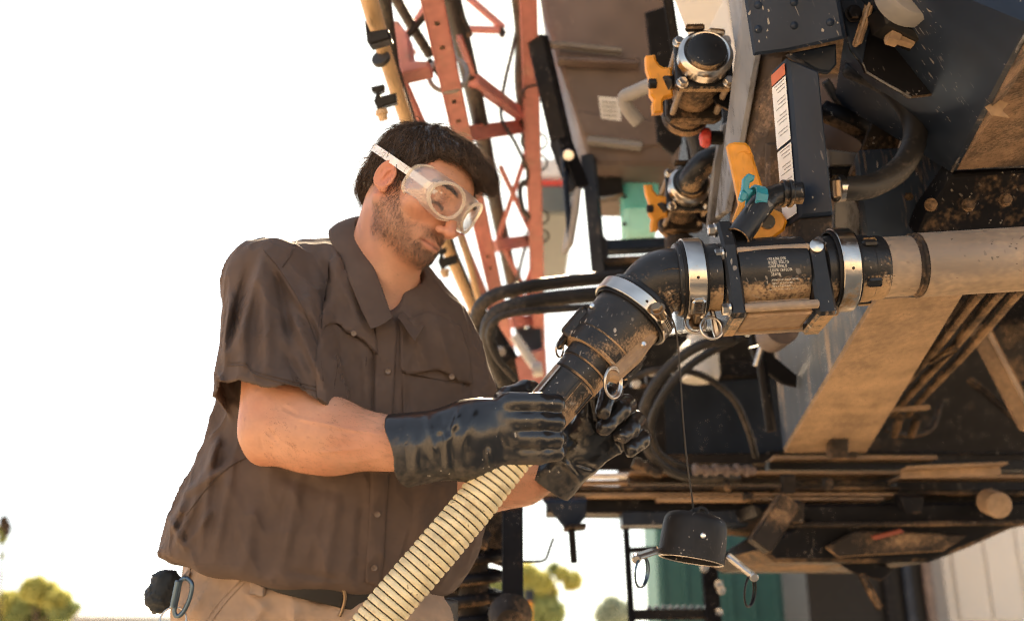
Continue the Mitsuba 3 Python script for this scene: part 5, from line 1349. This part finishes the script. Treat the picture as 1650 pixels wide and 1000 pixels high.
# beard and eyebrows
bp, bn = surface_points(bv, bf, beard > 0.15, 11000, 11)
br = np.random.default_rng(12)
bw = beard[cKDTree(bv).query(bp)[1]]
keep = br.random(len(bp)) < np.clip(bw * 1.15 - 0.15, 0, 1)
bp, bn = bp[keep], bn[keep]
down = -HR[:, 2] * 0.9 + HR[:, 1] * 0.25
dirs = down - bn * (bn @ down)[:, None] + bn * 0.55 + br.normal(0, 0.28, bp.shape)
dirs /= np.linalg.norm(dirs, axis=1)[:, None]
ln = br.uniform(0.0022, 0.0052, len(bp))
tt = np.linspace(0, 1, 3)
path = bp[:, None] + dirs[:, None] * (ln[:, None] * tt)[..., None] + (down * 0.0012)[None, None] * (tt ** 2)[None, :, None]
put('beard', to_world(strands(path, 0.00013, 0.00005)), 'm_beard', man, smooth=True, label='short dark full beard')
for s in (-1, 1):
    m = (np.abs(ql - 0.034) < 0.022) & (q[:, 0] * s > 0) & (np.abs(qh - 0.036 - 0.003 * np.cos((ql - 0.034) * 90)) < 0.0042) & (qf > 0.06) & inhead
    ep, en = surface_points(bv, bf, m, 420, 13 + s)
    ed = HR[:, 0] * s * 0.9 + HR[:, 2] * 0.25
    dd = ed - en * (en @ ed)[:, None] + en * 0.35 + br.normal(0, 0.2, ep.shape)
    put('eyebrow', to_world(strands(ep[:, None] + dd[:, None] * (0.008 * tt)[None, :, None], 0.00016, 0.00006)), 'm_hair', man, smooth=True)


# fine hair on the forearms
for A_, B_, sd in ((ELR, WRR, 31), (ELL, WRL, 33)):
    ax_ = unit(B_ - A_)
    t_ = (bv - A_) @ ax_ / np.linalg.norm(B_ - A_)
    near_ = np.linalg.norm(bv - A_ - np.clip(t_, 0, 1)[:, None] * (B_ - A_), axis=1) < 0.062
    ap, an_ = surface_points(bv, bf, near_ & (t_ > 0.05) & (t_ < 0.95), 1700, sd)
    ad_ = ax_ * 0.8 + np.array([0, 0, -0.5])
    dd = ad_ - an_ * (an_ @ ad_)[:, None] + an_ * 0.25 + br.normal(0, 0.22, ap.shape)
    dd /= np.linalg.norm(dd, axis=1)[:, None]
    ll = br.uniform(0.006, 0.013, len(ap))
    put('arm_hair', to_world(strands(ap[:, None] + dd[:, None] * (ll[:, None] * tt)[..., None], 0.00011, 0.00004)), 'm_arm_hair', man, smooth=True)


# hair: a dark under-layer with locks of strands over it
def hairline(qf, s):
    return np.interp(qf, [-0.13, -0.06, -0.035, -0.026, -0.010, 0.012, 0.016, 0.030, 0.042, 0.060, 0.080, 0.11],
                     [-0.07, -0.068, -0.045, 0.02, 0.036, 0.036, 0.004, 0.006, 0.056, 0.072, 0.080, 0.074])


def f_hair(p):
    q = hl(p)
    d = s_ell(q, (0, -0.016, 0.042), (0.0830, 0.102, 0.087))
    d = smin(d, s_ell(q, (0.004, 0.050, 0.086), (0.058, 0.046, 0.032)), 0.03)
    d = smin(d, s_ell(q, (0.045, 0.074, 0.078), (0.022, 0.022, 0.030)), 0.02)
    d = smin(d, s_ell(q, (0, -0.075, -0.02), (0.058, 0.034, 0.05)), 0.03)
    d = d - (sfbm(q @ np.diag([1.0, 0.45, 0.7]), 60, 3, 2) - 0.5) * 0.010
    cut = hairline(q[:, 1], q[:, 0]) + 0.013 * np.clip((0.035 - q[:, 0]) / 0.03, 0, 1) * np.clip((q[:, 1] - 0.03) / 0.02, 0, 1) - q[:, 2] + (meshkit.noise(q * 120, 3) - 0.5) * 0.008
    return smax(smax(d, cut, 0.006) * HS, -(f_head(p) - 0.0005), 0.002)


hv, hf = sdf_mesh(f_hair, HO - 0.19, HO + 0.19, 0.0026)
hair = put('hair', to_world((hv, hf)), 'm_hair', man, smooth=True, label='short dark brown hair')
tree_h = cKDTree(hv)
hn = np.zeros_like(hv)
fn = np.cross(hv[hf[:, 1]] - hv[hf[:, 0]], hv[hf[:, 2]] - hv[hf[:, 0]])
for k in range(3):
    np.add.at(hn, hf[:, k], fn)
hn /= np.linalg.norm(hn, axis=1)[:, None] + 1e-12


def hair_layer(n, seed, l0, l1, lift0, lift1, r0, wild, name, mat):
    sp, sn = surface_points(hv, hf, np.ones(len(hv), bool), n, seed)
    sq, sr = hl(sp), np.random.default_rng(seed + 1)
    clump = np.floor(sfbm(sq, 38, 2, 9) * 26)
    flow = sq - np.array([0.01, -0.055, 0.135])          # combed out of the crown, forward and to his left on top
    flow[:, 2] -= 0.05 + 0.06 * (sq[:, 1] < 0.03)
    flow[:, 1] += 0.05 * (sq[:, 2] > 0.07)
    flow[:, 0] += 0.035 * (sq[:, 2] > 0.07)
    flow += np.stack([np.sin(clump * 3.1), np.cos(clump * 1.7), np.sin(clump * 5.3)], 1) * 0.030
    flow /= np.linalg.norm(flow, axis=1)[:, None]
    fd = flow @ HR.T
    steps, L = 7, sr.uniform(l0, l1, n)
    out, cur = [], sp - sn * 0.0012
    cd = fd - sn * (fd * sn).sum(1)[:, None]
    cd /= np.linalg.norm(cd, axis=1)[:, None] + 1e-9
    lift = sr.uniform(lift0, lift1, n) + (sr.random(n) < wild) * sr.uniform(0.3, 1.0, n)
    for k in range(steps):
        out.append(cur)
        nn = hn[tree_h.query(cur)[1]]
        dd = cd - nn * (cd * nn).sum(1)[:, None] * 0.9 + nn * lift[:, None] * (0.6 if k < 3 else 0.1)
        dd /= np.linalg.norm(dd, axis=1)[:, None] + 1e-9
        cur = cur + dd * (L / (steps - 1))[:, None]
        cd = dd + sr.normal(0, 0.07, dd.shape)
    put(name, to_world(strands(np.stack(out, 1), r0, r0 * 0.2)), mat, hair, smooth=True)


hair_layer(5200, 21, 0.018, 0.040, 0.08, 0.42, 0.00085, 0.05, 'locks', 'm_locks')
hair_layer(12000, 25, 0.014, 0.044, 0.15, 0.60, 0.00030, 0.16, 'loose_hairs', 'm_loose_hair')

# ---- goggles
GO = np.array([0, 0.078, 0.018])


def rbox(q, c, b, r):
    w = np.abs(q - np.asarray(c)) - (np.asarray(b) - r)
    return np.sqrt((np.maximum(w, 0) ** 2).sum(1)) + np.minimum(w.max(1), 0) - r


def f_goggle(p):
    q = hl(p)
    q[:, 1] += 6.5 * q[:, 0] ** 2                 # wrapped round the face
    a = q.copy(); a[:, 0] = np.abs(a[:, 0])
    out = rbox(q, GO + [0, 0.006, 0], (0.079, 0.034, 0.035), 0.026)
    inn = rbox(q, GO + [0, 0.002, 0], (0.0765, 0.0325, 0.0325), 0.024)
    d = np.maximum(out, -inn)
    nose = s_cap(q, (0, 0.05, -0.034), (0, 0.16, -0.026), 0.024, 0.020)
    d = np.maximum(d, -nose)
    d = np.minimum(d, np.maximum(np.abs(nose) - 0.0016, np.maximum(out, -(q[:, 1] - 0.085))))
    d = np.maximum(d, 0.080 - q[:, 1])
    lens = np.sqrt(((a[:, 0] - 0.0355) / 0.0275) ** 2 + ((a[:, 2] - 0.019) / 0.0275) ** 2)
    d = np.maximum(d, -np.maximum((lens - 1) * 0.026, 0.098 - q[:, 1]))
    return np.maximum(d, -(f_head(p) - 0.0005))


def f_rim(p):
    q = hl(p)
    q[:, 1] += 6.5 * q[:, 0] ** 2
    a = q.copy(); a[:, 0] = np.abs(a[:, 0])
    out = rbox(q, GO + [0, 0.006, 0], (0.079, 0.034, 0.035), 0.026)
    nose = s_cap(q, (0, 0.05, -0.034), (0, 0.16, -0.026), 0.024, 0.020)
    lens = np.sqrt(((a[:, 0] - 0.0355) / 0.0275) ** 2 + ((a[:, 2] - 0.019) / 0.0275) ** 2)
    rim = np.maximum(np.abs((lens - 1.04) * 0.027) - 0.0024, np.abs(q[:, 1] - 0.1165) - 0.0035)
    d = np.maximum(rim, -(nose + 0.0016))
    bridge = np.maximum(np.maximum(np.abs(nose - 0.0012) - 0.0022, out - 0.001), 0.086 - q[:, 1])
    back = np.maximum(np.abs(out) - 0.0022, np.abs(q[:, 1] - 0.0815) - 0.0022)
    d = np.minimum(np.minimum(d, bridge), np.maximum(back, -nose))
    return np.maximum(d, -(f_head(p) - 0.0005))


gv, gf = sdf_mesh(f_goggle, HO + HR @ GO - 0.125, HO + HR @ GO + 0.125, 0.0018, slack=2.0)
gog = put('goggles', to_world((gv, gf)), 'm_clear_plastic', man, smooth=True, label='clear plastic safety goggles, far side glowing in the sun')
rv_, rf_ = sdf_mesh(f_rim, HO + HR @ GO - 0.125, HO + HR @ GO + 0.125, 0.0016, slack=2.2)
put('rim', to_world((rv_, rf_)), 'm_rim', gog, smooth=True)
for s in (-1, 1):
    a = np.linspace(0, 2 * np.pi, 40, endpoint=False)
    rr = np.array([0.0, 0.5, 1.0])
    gl, gh = s * (0.0355 + 0.0280 * rr[:, None] * np.cos(a)), 0.019 + 0.028 * rr[:, None] * np.sin(a)
    gfw = 0.1160 - 6.5 * gl ** 2
    v = hw(np.stack([gl, gfw, gh], -1).reshape(-1, 3))
    i = np.arange(40); j = (i + 1) % 40
    f = np.vstack([np.stack([i, 40 + i, 40 + j], 1), np.stack([i + 40, i + 80, j + 80], 1), np.stack([i + 40, j + 80, j + 40], 1)])
    put('lens', to_world((v, f)), 'm_lens', gog, smooth=True)
# strap round the back of the head
sa = np.linspace(-2.72, 2.72, 60)
loop = np.stack([0.0815 * np.sin(sa) * 1.02, -0.012 - 0.112 * -np.cos(sa) * -1, 0.030 + 0.018 * np.cos(sa)], 1)
loop = np.stack([0.0885 * np.sin(sa), -0.014 - 0.1100 * np.cos(sa), 0.034 - 0.012 * (1 - np.cos(sa)) / 2], 1)
up_h = HR[:, 2]
c0 = hw(loop)
tn = np.gradient(c0, axis=0); tn /= np.linalg.norm(tn, axis=1)[:, None]
on = np.cross(tn, up_h); on /= np.linalg.norm(on, axis=1)[:, None]
sgn = np.sign(((c0 - HO) * on).sum(1))[:, None]
on = on * sgn
prof = [(-0.0062, 0), (0.0062, 0), (0.0062, 0.0022), (-0.0062, 0.0022)]
v = np.stack([c0 + h * up_h + t * on for h, t in prof], 1).reshape(-1, 3)
i, k = np.meshgrid(np.arange(59), np.arange(4), indexing='ij')
a, b = (i * 4 + k).ravel(), (i * 4 + (k + 1) % 4).ravel()
put('strap', to_world((v, np.vstack([np.stack([a, b, b + 4], 1), np.stack([a, b + 4, a + 4], 1)]))), 'm_strap', gog, smooth=35)

# ---- shirt
sv, sf = sdf_mesh(f_shirt, [-0.60, 1.34, -0.50], [0.06, 1.90, 0.16], 0.0031)


def cloth_colour(v, base, seed, s=9):
    return np.clip(np.asarray(base) * (0.72 + 0.42 * sfbm(v, s, 3, seed) + 0.22 * sfbm(v, 45, 2, seed + 3) + 0.10 * (meshkit.noise(v * 300, seed) - 0.5))[:, None], 0.003, 0.9)


BROWN = (0.090, 0.064, 0.052)
shirt = put('shirt', to_world((sv, sf)), 'm_cloth', man, smooth=True, color=cloth_colour(sv, BROWN, 5), label='brown short-sleeved button-up work shirt')


def drape(pix, f, d0=1.2, d1=1.9, off=0.0):
    """camera-axis points where the sight lines of these pixels meet the surface f = 0, moved off it towards the viewer"""
    pix = np.asarray(pix, float)
    ray = np.stack([(pix[:, 0] - 825) / FOC, np.ones(len(pix)), (500 - pix[:, 1]) / FOC], 1)
    d = np.full(len(pix), d0)
    for _ in range(70):
        s = f(ray * d[:, None])
        d = np.minimum(d + 0.6 * s, d1)
    return ray * (d - off)[:, None]


def patch(poly, f, off=0.004, thick=0.005, step=5.0, d0=1.2):
    """a piece of cloth lying on the surface: outline in pixels, draped and given a thickness"""
    from shapely.geometry import Polygon, Point
    from shapely import contains_xy
    from scipy.spatial import Delaunay
    pg = Polygon(poly)
    ring_ = np.array([pg.exterior.interpolate(s).coords[0] for s in np.arange(0, pg.length, step)])
    x0, y0, x1, y1 = pg.bounds
    gx, gy = np.meshgrid(np.arange(x0, x1, step), np.arange(y0, y1, step))
    gp = np.stack([gx.ravel(), gy.ravel()], 1)
    gp = gp[contains_xy(pg.buffer(-step * 0.5), gp[:, 0], gp[:, 1])]
    pts = np.vstack([ring_, gp])
    tri = Delaunay(pts).simplices
    cen = pts[tri].mean(1)
    tri = tri[contains_xy(pg, cen[:, 0], cen[:, 1])]
    q = pts[tri]
    s = np.cross(q[:, 1] - q[:, 0], q[:, 2] - q[:, 0])
    tri[s > 0] = tri[s > 0][:, ::-1]
    top = drape(pts, f, d0, off=off)
    bot = top + unit([0, 1, 0]) * thick
    n, m = len(pts), len(ring_)
    i = np.arange(m); j = (i + 1) % m
    return np.vstack([top, bot]), np.vstack([tri, tri[:, ::-1] + n, np.stack([i, j, j + n], 1), np.stack([i, j + n, i + n], 1)])


def cloth_patch(name, poly, off=0.004, thick=0.006, label=None, step=5.0, base=BROWN, f=f_shirt, parent=None):
    v, fc = patch(poly, f, off, thick, step)
    return put(name, to_world((v, fc)), 'm_cloth', parent or shirt, smooth=50 if False else True, color=cloth_colour(v, base, 6), label=label)


def seam(pix, f, r=0.0011, off=0.0008, name='seam', parent=None, mat='m_cloth', base=BROWN):
    p2 = spline(pix, 10)
    p3 = drape(p2, f, off=off)
    v, fc = tube(p3, r, 6)
    put(name, to_world((v, fc)), mat, parent or shirt, smooth=True, color=cloth_colour(v, base, 7) * 0.75)


# placket, pocket flaps, pockets
cloth_patch('placket', [(604, 505), (640, 512), (636, 600), (630, 700), (624, 800), (618, 900), (612, 944), (588, 938), (592, 880), (597, 780), (601, 680), (604, 590)], 0.0035)
cloth_patch('pocket', [(516, 505), (575, 545), (600, 560), (597, 680), (512, 660), (508, 600)], 0.003)
cloth_patch('pocket_flap', [(520, 500), (530, 420), (548, 400), (585, 470), (606, 545), (608, 572), (598, 563), (586, 548), (570, 540), (556, 535), (548, 522), (540, 520), (530, 522), (518, 530)], 0.008, 0.008)
cloth_patch('pocket', [(648, 600), (758, 620), (765, 680), (650, 690)], 0.003)
cloth_patch('pocket_flap', [(645, 520), (690, 500), (742, 525), (757, 575), (762, 618), (740, 615), (722, 603), (706, 595), (680, 600), (656, 603), (645, 594)], 0.008, 0.008)
for (x, y) in ((628, 510), (625, 598), (608, 828), (603, 914)):
    c = drape([(x, y)], f_shirt, off=0.0065)[0]
    nrm = unit([0.2, -1, 0.1])
    b = lathe([(0, 0.0046), (0.0014, 0.0049), (0.0022, 0.0042), (0.0017, 0.0028), (0.0017, 0)], CAM + WORLD @ c, WORLD @ nrm, 20)
    put('button', b, 'm_button', shirt, smooth=40)
for (x, y) in ((570, 537), (728, 607)):
    c = drape([(x, y)], f_shirt, off=0.0135)[0]
    put('button', lathe([(0, 0.0042), (0.0014, 0.0046), (0.002, 0.0038), (0.0016, 0)], CAM + WORLD @ c, WORLD @ unit([0.2, -1, 0.1]), 20), 'm_button', shirt, smooth=40)
# seams: armhole, yoke, sleeve hem, pleats
seam([(425, 403), (455, 440), (490, 500), (512, 560), (522, 620)], f_shirt)
seam([(455, 430), (470, 408), (478, 388)], f_shirt)
seam([(366, 588), (395, 590), (410, 603), (440, 612), (480, 622), (522, 632)], f_shirt)
seam([(366, 583), (395, 585), (410, 597), (440, 606), (480, 616), (522, 626)], f_shirt, 0.0008)
seam([(548, 560), (540, 610), (535, 655)], f_shirt, 0.0014)
seam([(590, 575), (586, 620), (584, 660)], f_shirt, 0.0014)
seam([(300, 830), (330, 790), (365, 755), (400, 735)], f_shirt)

# collar: a ribbon standing round the neck, leaves falling to both sides
up_e = [(632, 508, 1.530), (612, 455, 1.570), (592, 405, 1.610), (572, 360, 1.665), (600, 352, 1.735), (650, 395, 1.735), (676, 446, 1.675), (662, 480, 1.625), (641, 510, 1.545)]
lo_e = [(598, 528, 1.510), (575, 478, 1.540), (553, 425, 1.585), (533, 372, 1.655), (590, 372, 1.775), (672, 420, 1.765), (697, 470, 1.690), (692, 505, 1.610), (668, 548, 1.525)]
ue, le = spline([C(*e) for e in up_e], 10), spline([C(*e) for e in lo_e], 10)
w = np.linspace(0, 1, 7)
out = np.stack([ue * (1 - t) + le * t for t in w], 1)
cen = C(622, 440, 1.66)
push = out - cen; push /= np.linalg.norm(push, axis=2, keepdims=True)
out = out + push * (np.sin(w * np.pi) * 0.006 + 0.003)[None, :, None]
inn = out - push * 0.004
n, m = out.shape[:2]
v = np.concatenate([out.reshape(-1, 3), inn.reshape(-1, 3)])
i, k = np.meshgrid(np.arange(n - 1), np.arange(m - 1), indexing='ij')
a = (i * m + k).ravel()
f1 = np.vstack([np.stack([a, a + 1, a + m + 1], 1), np.stack([a, a + m + 1, a + m], 1)])
N = n * m
edge = [np.stack([i0, i1, i1 + N], 1) for i0, i1 in ((np.arange(n - 1) * m, np.arange(1, n) * m), (np.arange(1, n) * m + m - 1, np.arange(n - 1) * m + m - 1))]
edge += [np.stack([i0, i1 + N, i0 + N], 1) for i0, i1 in ((np.arange(n - 1) * m, np.arange(1, n) * m), (np.arange(1, n) * m + m - 1, np.arange(n - 1) * m + m - 1))]
v[:, 2] += (sfbm(v, 30, 2, 4) - 0.5) * 0.006
put('collar', to_world((v, np.vstack([f1, f1[:, ::-1] + N] + edge))), 'm_cloth', shirt, smooth=40 if False else True, color=cloth_colour(v, BROWN, 9))

# ---- trousers, belt, boots
HIP = C(505, 985, 1.60)
DOWN = WORLD.T @ np.array([0, 0, -1.0])


def f_trousers(p):
    z = p[:, 2]
    zz = (500 - np.array([1150, 1060, 1000, 960, 925, 900.0])) * K_
    L = np.interp(z, zz, (np.array([290, 282, 284, 296, 318, 334.0]) - 825) * K_)
    R = np.interp(z, zz, (np.array([770, 768, 762, 752, 742, 738.0]) - 825) * K_)
    hb = np.interp(z, zz, [0.15, 0.15, 0.146, 0.137, 0.126, 0.122])
    yc = np.interp(z, zz, [1.54, 1.565, 1.58, 1.59, 1.597, 1.60])
    cx, ha = (L + R) / 2, (R - L) / 2
    dx, dy = p[:, 0] - cx, p[:, 1] - yc
    u, v = (dx * math.cos(PSI) + dy * math.sin(PSI)) / ha, (-dx * math.sin(PSI) + dy * math.cos(PSI)) / hb
    k = (np.abs(u) ** 2.3 + np.abs(v) ** 2.3) ** (1 / 2.3)
    d = (k - 1) * np.minimum(ha, hb)
    top = z - ((500 - np.interp(p[:, 0] / p[:, 1] * FOC + 825, [270, 300, 370, 450, 550, 640, 760], [900, 904, 918, 950, 974, 990, 1006])) / FOC * p[:, 1])
    d = smax(d, top, 0.008)
    d = smax(d, -(z + 0.48), 0.08)
    for s in (-1, 1):
        a = C(505 + s * 110, 1010, 1.575)
        kn, an = a + DOWN * 0.45 + np.array([s * 0.01, -0.02, 0]), a + DOWN * 0.88
        d = smin(d, smin(s_cap(p, a, kn, 0.105, 0.08), s_cap(p, kn, an, 0.08, 0.07), 0.03), 0.05)
    return d - wrinkle(p, 12) * 0.6 - folds(p, [(345, 930, 300, 1000, 8, .006), (375, 935, 330, 1005, 6, -.004), (430, 965, 400, 1010, 8, .005), (480, 970, 470, 1010, 8, .004), (300, 930, 285, 1000, 7, .005), (385, 945, 440, 990, 6, .004)])


KHAKI = (0.31, 0.225, 0.165)
tv, tf = sdf_mesh(f_trousers, [-0.66, 1.05, -1.36], [0.06, 1.86, -0.36], 0.0055)
trousers = put('trousers', to_world((tv, tf)), 'm_cloth', man, smooth=True, color=cloth_colour(tv, KHAKI, 15), label='khaki work trousers')
cloth_patch('belt_loop', [(404, 922), (428, 928), (425, 962), (401, 957)], 0.012, 0.012, base=KHAKI, f=f_trousers, parent=trousers, step=4)
cloth_patch('belt_loop', [(296, 902), (308, 905), (303, 932), (292, 930)], 0.010, 0.012, base=KHAKI, f=f_trousers, parent=trousers, step=4)
seam([(388, 935), (372, 950), (350, 975), (330, 1003)], f_trousers, 0.0013, parent=trousers, base=KHAKI)
seam([(394, 938), (378, 954), (357, 978), (338, 1005)], f_trousers, 0.0009, parent=trousers, base=KHAKI)


def f_belt(p):
    d = f_torso(p * 1.0)
    ring_d = f_trousers_shell(p)
    py = 500 - p[:, 2] / p[:, 1] * FOC
    px = p[:, 0] / p[:, 1] * FOC + 825
    mid = np.interp(px, [270, 300, 370, 450, 550, 640, 760], [886, 890, 903, 934, 958, 974, 990])
    return np.maximum(np.abs(ring_d - 0.006) - 0.004, (np.abs(py - mid) - 21) * p[:, 1] / FOC)


def f_trousers_shell(p):
    q_ = p.copy()
    q_[:, 2] = np.minimum(p[:, 2], -0.46)
    z = q_[:, 2]
    zz = (500 - np.array([960, 925, 900.0])) * K_
    L = np.interp(p[:, 2], zz, (np.array([296, 318, 334.0]) - 825) * K_)
    R = np.interp(p[:, 2], zz, (np.array([738, 722, 714.0]) - 825) * K_)
    cx, ha, hb = (L + R) / 2, (R - L) / 2 - 0.012, 0.127
    dx, dy = p[:, 0] - cx, p[:, 1] - 1.595
    u, v = (dx * math.cos(PSI) + dy * math.sin(PSI)) / ha, (-dx * math.sin(PSI) + dy * math.cos(PSI)) / hb
    k = (np.abs(u) ** 2.3 + np.abs(v) ** 2.3) ** (1 / 2.3)
    return (k - 1) * np.minimum(ha, hb)


lv, lf = sdf_mesh(f_belt, [-0.60, 1.40, -0.56], [-0.02, 1.80, -0.33], 0.0025, slack=2.0)
belt = put('belt', to_world((lv, lf)), 'm_belt', man, smooth=True, label='black leather belt')
bk = drape([(553, 946), (556, 962), (552, 980), (547, 992)], lambda p: np.abs(f_trousers_shell(p) - 0.006) - 0.004, off=0.004)
put('buckle', to_world(tube(spline(bk, 6), 0.0028, 8)), 'm_brass', belt, smooth=True)
for s in (-1, 1):
    a = C(505 + s * 110, 1010, 1.575) + DOWN * 0.86
    wf = np.array([0.15 * s + 0.25, -0.95, 0.0]); wf = unit(WORLD.T @ np.array([wf[0], wf[1], 0]))

    def f_boot(p, a=a, wf=wf):
        heel, toe = a + DOWN * 0.045 - wf * 0.03, a + DOWN * 0.055 + wf * 0.15
        d = smin(s_cap(p, a - DOWN * 0.06, a + DOWN * 0.03, 0.058, 0.05), s_cap(p, heel, toe, 0.045, 0.042), 0.03)
        return smax(d, (p - a) @ DOWN - 0.085, 0.01)
    ov, of = sdf_mesh(f_boot, a - 0.26, a + 0.26, 0.007)
    put('boot', to_world((ov, of)), 'm_belt', man, smooth=True)

# ---- gloves
GLOVE_FOLDS = [(688, 672, 700, 740, 7, .006), (716, 680, 722, 765, 6, .005), (706, 668, 728, 705, 7, -.003), (740, 660, 722, 710, 5, .005), (655, 680, 652, 770, 8, -.003), (765, 650, 745, 720, 8, .004),
               (785, 720, 788, 750, 5, .004), (672, 700, 668, 765, 6, .004), (728, 740, 735, 770, 6, -.002), (775, 636, 800, 640, 4, -.006), (742, 690, 700, 705, 7, -.002), (800, 660, 812, 745, 9, -.002)]


def chain(p, pts, r, k=0.004):
    d = None
    for i in range(len(pts) - 1):
        c = s_cap(p, pts[i], pts[i + 1], r[i], r[i + 1])
        d = c if d is None else smin(d, c, k)
    return d


def f_glove_near(p):
    E, W = C(638, 727, 1.405), C(735, 712, 1.398)
    d = s_cap(p, E, W, 0.0535, 0.0465)
    hand = s_cap(p, C(765, 700, 1.392), C(815, 690, 1.385), 0.030, 0.026)
    for (x0, y0, x1, y1) in ((765, 680, 822, 656), (770, 695, 822, 678), (772, 710, 822, 703), (765, 728, 824, 727)):
        hand = smin(hand, s_cap(p, C(x0, y0, 1.392), C(x1, y1, 1.382), 0.026, 0.0165), 0.012)
    hand = smin(hand, s_cap(p, C(760, 700, 1.40), C(806, 657, 1.405), 0.032, 0.020), 0.02)
    hand = smin(hand, s_ell(p, C(790, 748, 1.405), (0.035, 0.022, 0.019)), 0.02)
    d = smin(d, hand, 0.045)
    for y, tip, dd in ((648, 652, 0.0), (677, 681, -0.004), (705, 707, -0.002), (731, 724, 0.004)):
        fg = chain(p, [C(822, y, 1.380 + dd), C(868, y, 1.374 + dd), C(895, (y + tip) / 2, 1.388 + dd), C(900, tip, 1.425 + dd), C(890, tip + 3, 1.452 + dd)], [0.0148, 0.0138, 0.0128, 0.0120, 0.0110])
        d = smin(d, fg, 0.0045)
    th = chain(p, [C(790, 668, 1.41), C(818, 640, 1.428), C(846, 628, 1.450), C(856, 627, 1.462)], [0.020, 0.0165, 0.0140, 0.0130])
    d = smin(d, th, 0.010)
    d = d - 0.75 * folds(p, GLOVE_FOLDS) - (sfbm(p, 26, 2, 6) - 0.5) * 0.0036
    ax = unit(W - E)
    t = (p - E) @ ax
    d = np.maximum(d, -(t - 0.004 + 0.10 * (p[:, 2] - E[2]) - 0.003 * np.sin(p[:, 2] * 90)))
    hollow = s_cap(p, E - ax * 0.08, E + ax * 0.045, 0.0515, 0.046)
    return np.maximum(d, -hollow)


def f_glove_far(p):
    E, W = C(878, 772, 1.60), C(922, 733, 1.588)
    d = s_cap(p, E, W, 0.050, 0.044)
    hand = s_ell(p, C(950, 700, 1.575), (0.05, 0.03, 0.045))
    for (x1, y1, dd) in ((988, 630, 1.548), (1008, 652, 1.562), (1024, 680, 1.572), (1032, 706, 1.58)):
        hand = smin(hand, s_cap(p, C(928, 718, 1.585), C(x1, y1, dd), 0.029, 0.0165), 0.012)
    d = smin(d, hand, 0.03)
    for pts in ([(988, 628, 1.545), (980, 636, 1.500), (972, 662, 1.482)], [(1010, 650, 1.560), (1001, 660, 1.512), (974, 688, 1.490)],
                [(1026, 678, 1.570), (1018, 688, 1.528), (1000, 702, 1.512)], [(1034, 704, 1.580), (1032, 708, 1.545), (1016, 722, 1.528)]):
        d = smin(d, chain(p, [C(*q_) for q_ in pts], [0.0150, 0.0142, 0.0128]), 0.0035)
    d = smin(d, chain(p, [C(935, 705, 1.565), C(946, 668, 1.535), C(955, 640, 1.525)], [0.022, 0.016, 0.013]), 0.008)
    d = d - (sfbm(p, 40, 3, 16) - 0.5) * 0.005 - folds(p, [(905, 740, 935, 775, 6, .005), (925, 745, 960, 755, 5, -.004), (950, 640, 958, 690, 4, -.005), (990, 700, 1010, 735, 5, -.004)])
    ax = unit(W - E)
    d = np.maximum(d, -((p - E) @ ax - 0.004 - 0.004 * np.sin(p[:, 2] * 80)))
    hollow = s_cap(p, E - ax * 0.08, E + ax * 0.03, 0.047, 0.042)
    return np.maximum(d, -hollow)


for f, a, b, lab in ((f_glove_near, C(610, 800, 1.42), C(925, 600, 1.42), 'black rubber gauntlet on the near hand, back of the hand to the viewer'),
                     (f_glove_far, C(835, 815, 1.58), C(1065, 600, 1.58), 'black rubber gauntlet on the far hand, fingers curled under the coupler')):
    v, fc = sdf_mesh(f, [a[0], 1.32, a[2]], [b[0], 1.70, b[2]], 0.0019)
    put('glove', to_world((v, fc)), 'm_glove', man, smooth=True, label=lab)

# ---------------------------------------------------------------- things hung on the worker's belt
k = thing('carabiner', 'blue-grey steel carabiner hanging from the worker\'s belt loop', 'carabiner')
cb = [P(*p) for p in ((300, 930, 1.445), (309, 940, 1.44), (306, 962, 1.437), (296, 984, 1.435), (286, 992, 1.435), (281, 984, 1.436), (286, 960, 1.44), (291, 936, 1.445), (300, 930, 1.445))]
put('frame', tube(spline(cb, 8), 0.0032, 10), 'm_blue_steel', k, smooth=True)
put('gate', rod(P(287, 934, 1.438), P(278, 978, 1.432), 0.0042), 'm_blue_steel', k, smooth=30)
one('key_ring', ring(P(279, 998, 1.432), unit([0.2, -1, 0.15]), 0.018, 0.0012), 'm_steel', 'thin split key ring hanging from the carabiner', 'key ring', smooth=True)


def f_rag(p):
    d = s_ell(p, C(262, 950, 1.52), (0.017, 0.026, 0.028))
    d = smin(d, s_ell(p, C(254, 963, 1.52), (0.012, 0.02, 0.019)), 0.015)
    d = smin(d, s_ell(p, C(274, 938, 1.52), (0.012, 0.02, 0.014)), 0.01)
    return d - (sfbm(p, 60, 3, 3) - 0.5) * 0.012 - (np.abs(sfbm(p, 110, 2, 4) - 0.5)) * 0.01


c_ = C(260, 952, 1.52)
v, f = sdf_mesh(f_rag, c_ - 0.08, c_ + 0.08, 0.0025)
solid('m_rag', (0.020, 0.026, 0.032), 0.9, sheen=0.5)
one('rag', to_world((v, f)), 'm_rag', 'black fleecy rag stuffed in the worker\'s back pocket', 'rag', smooth=True)
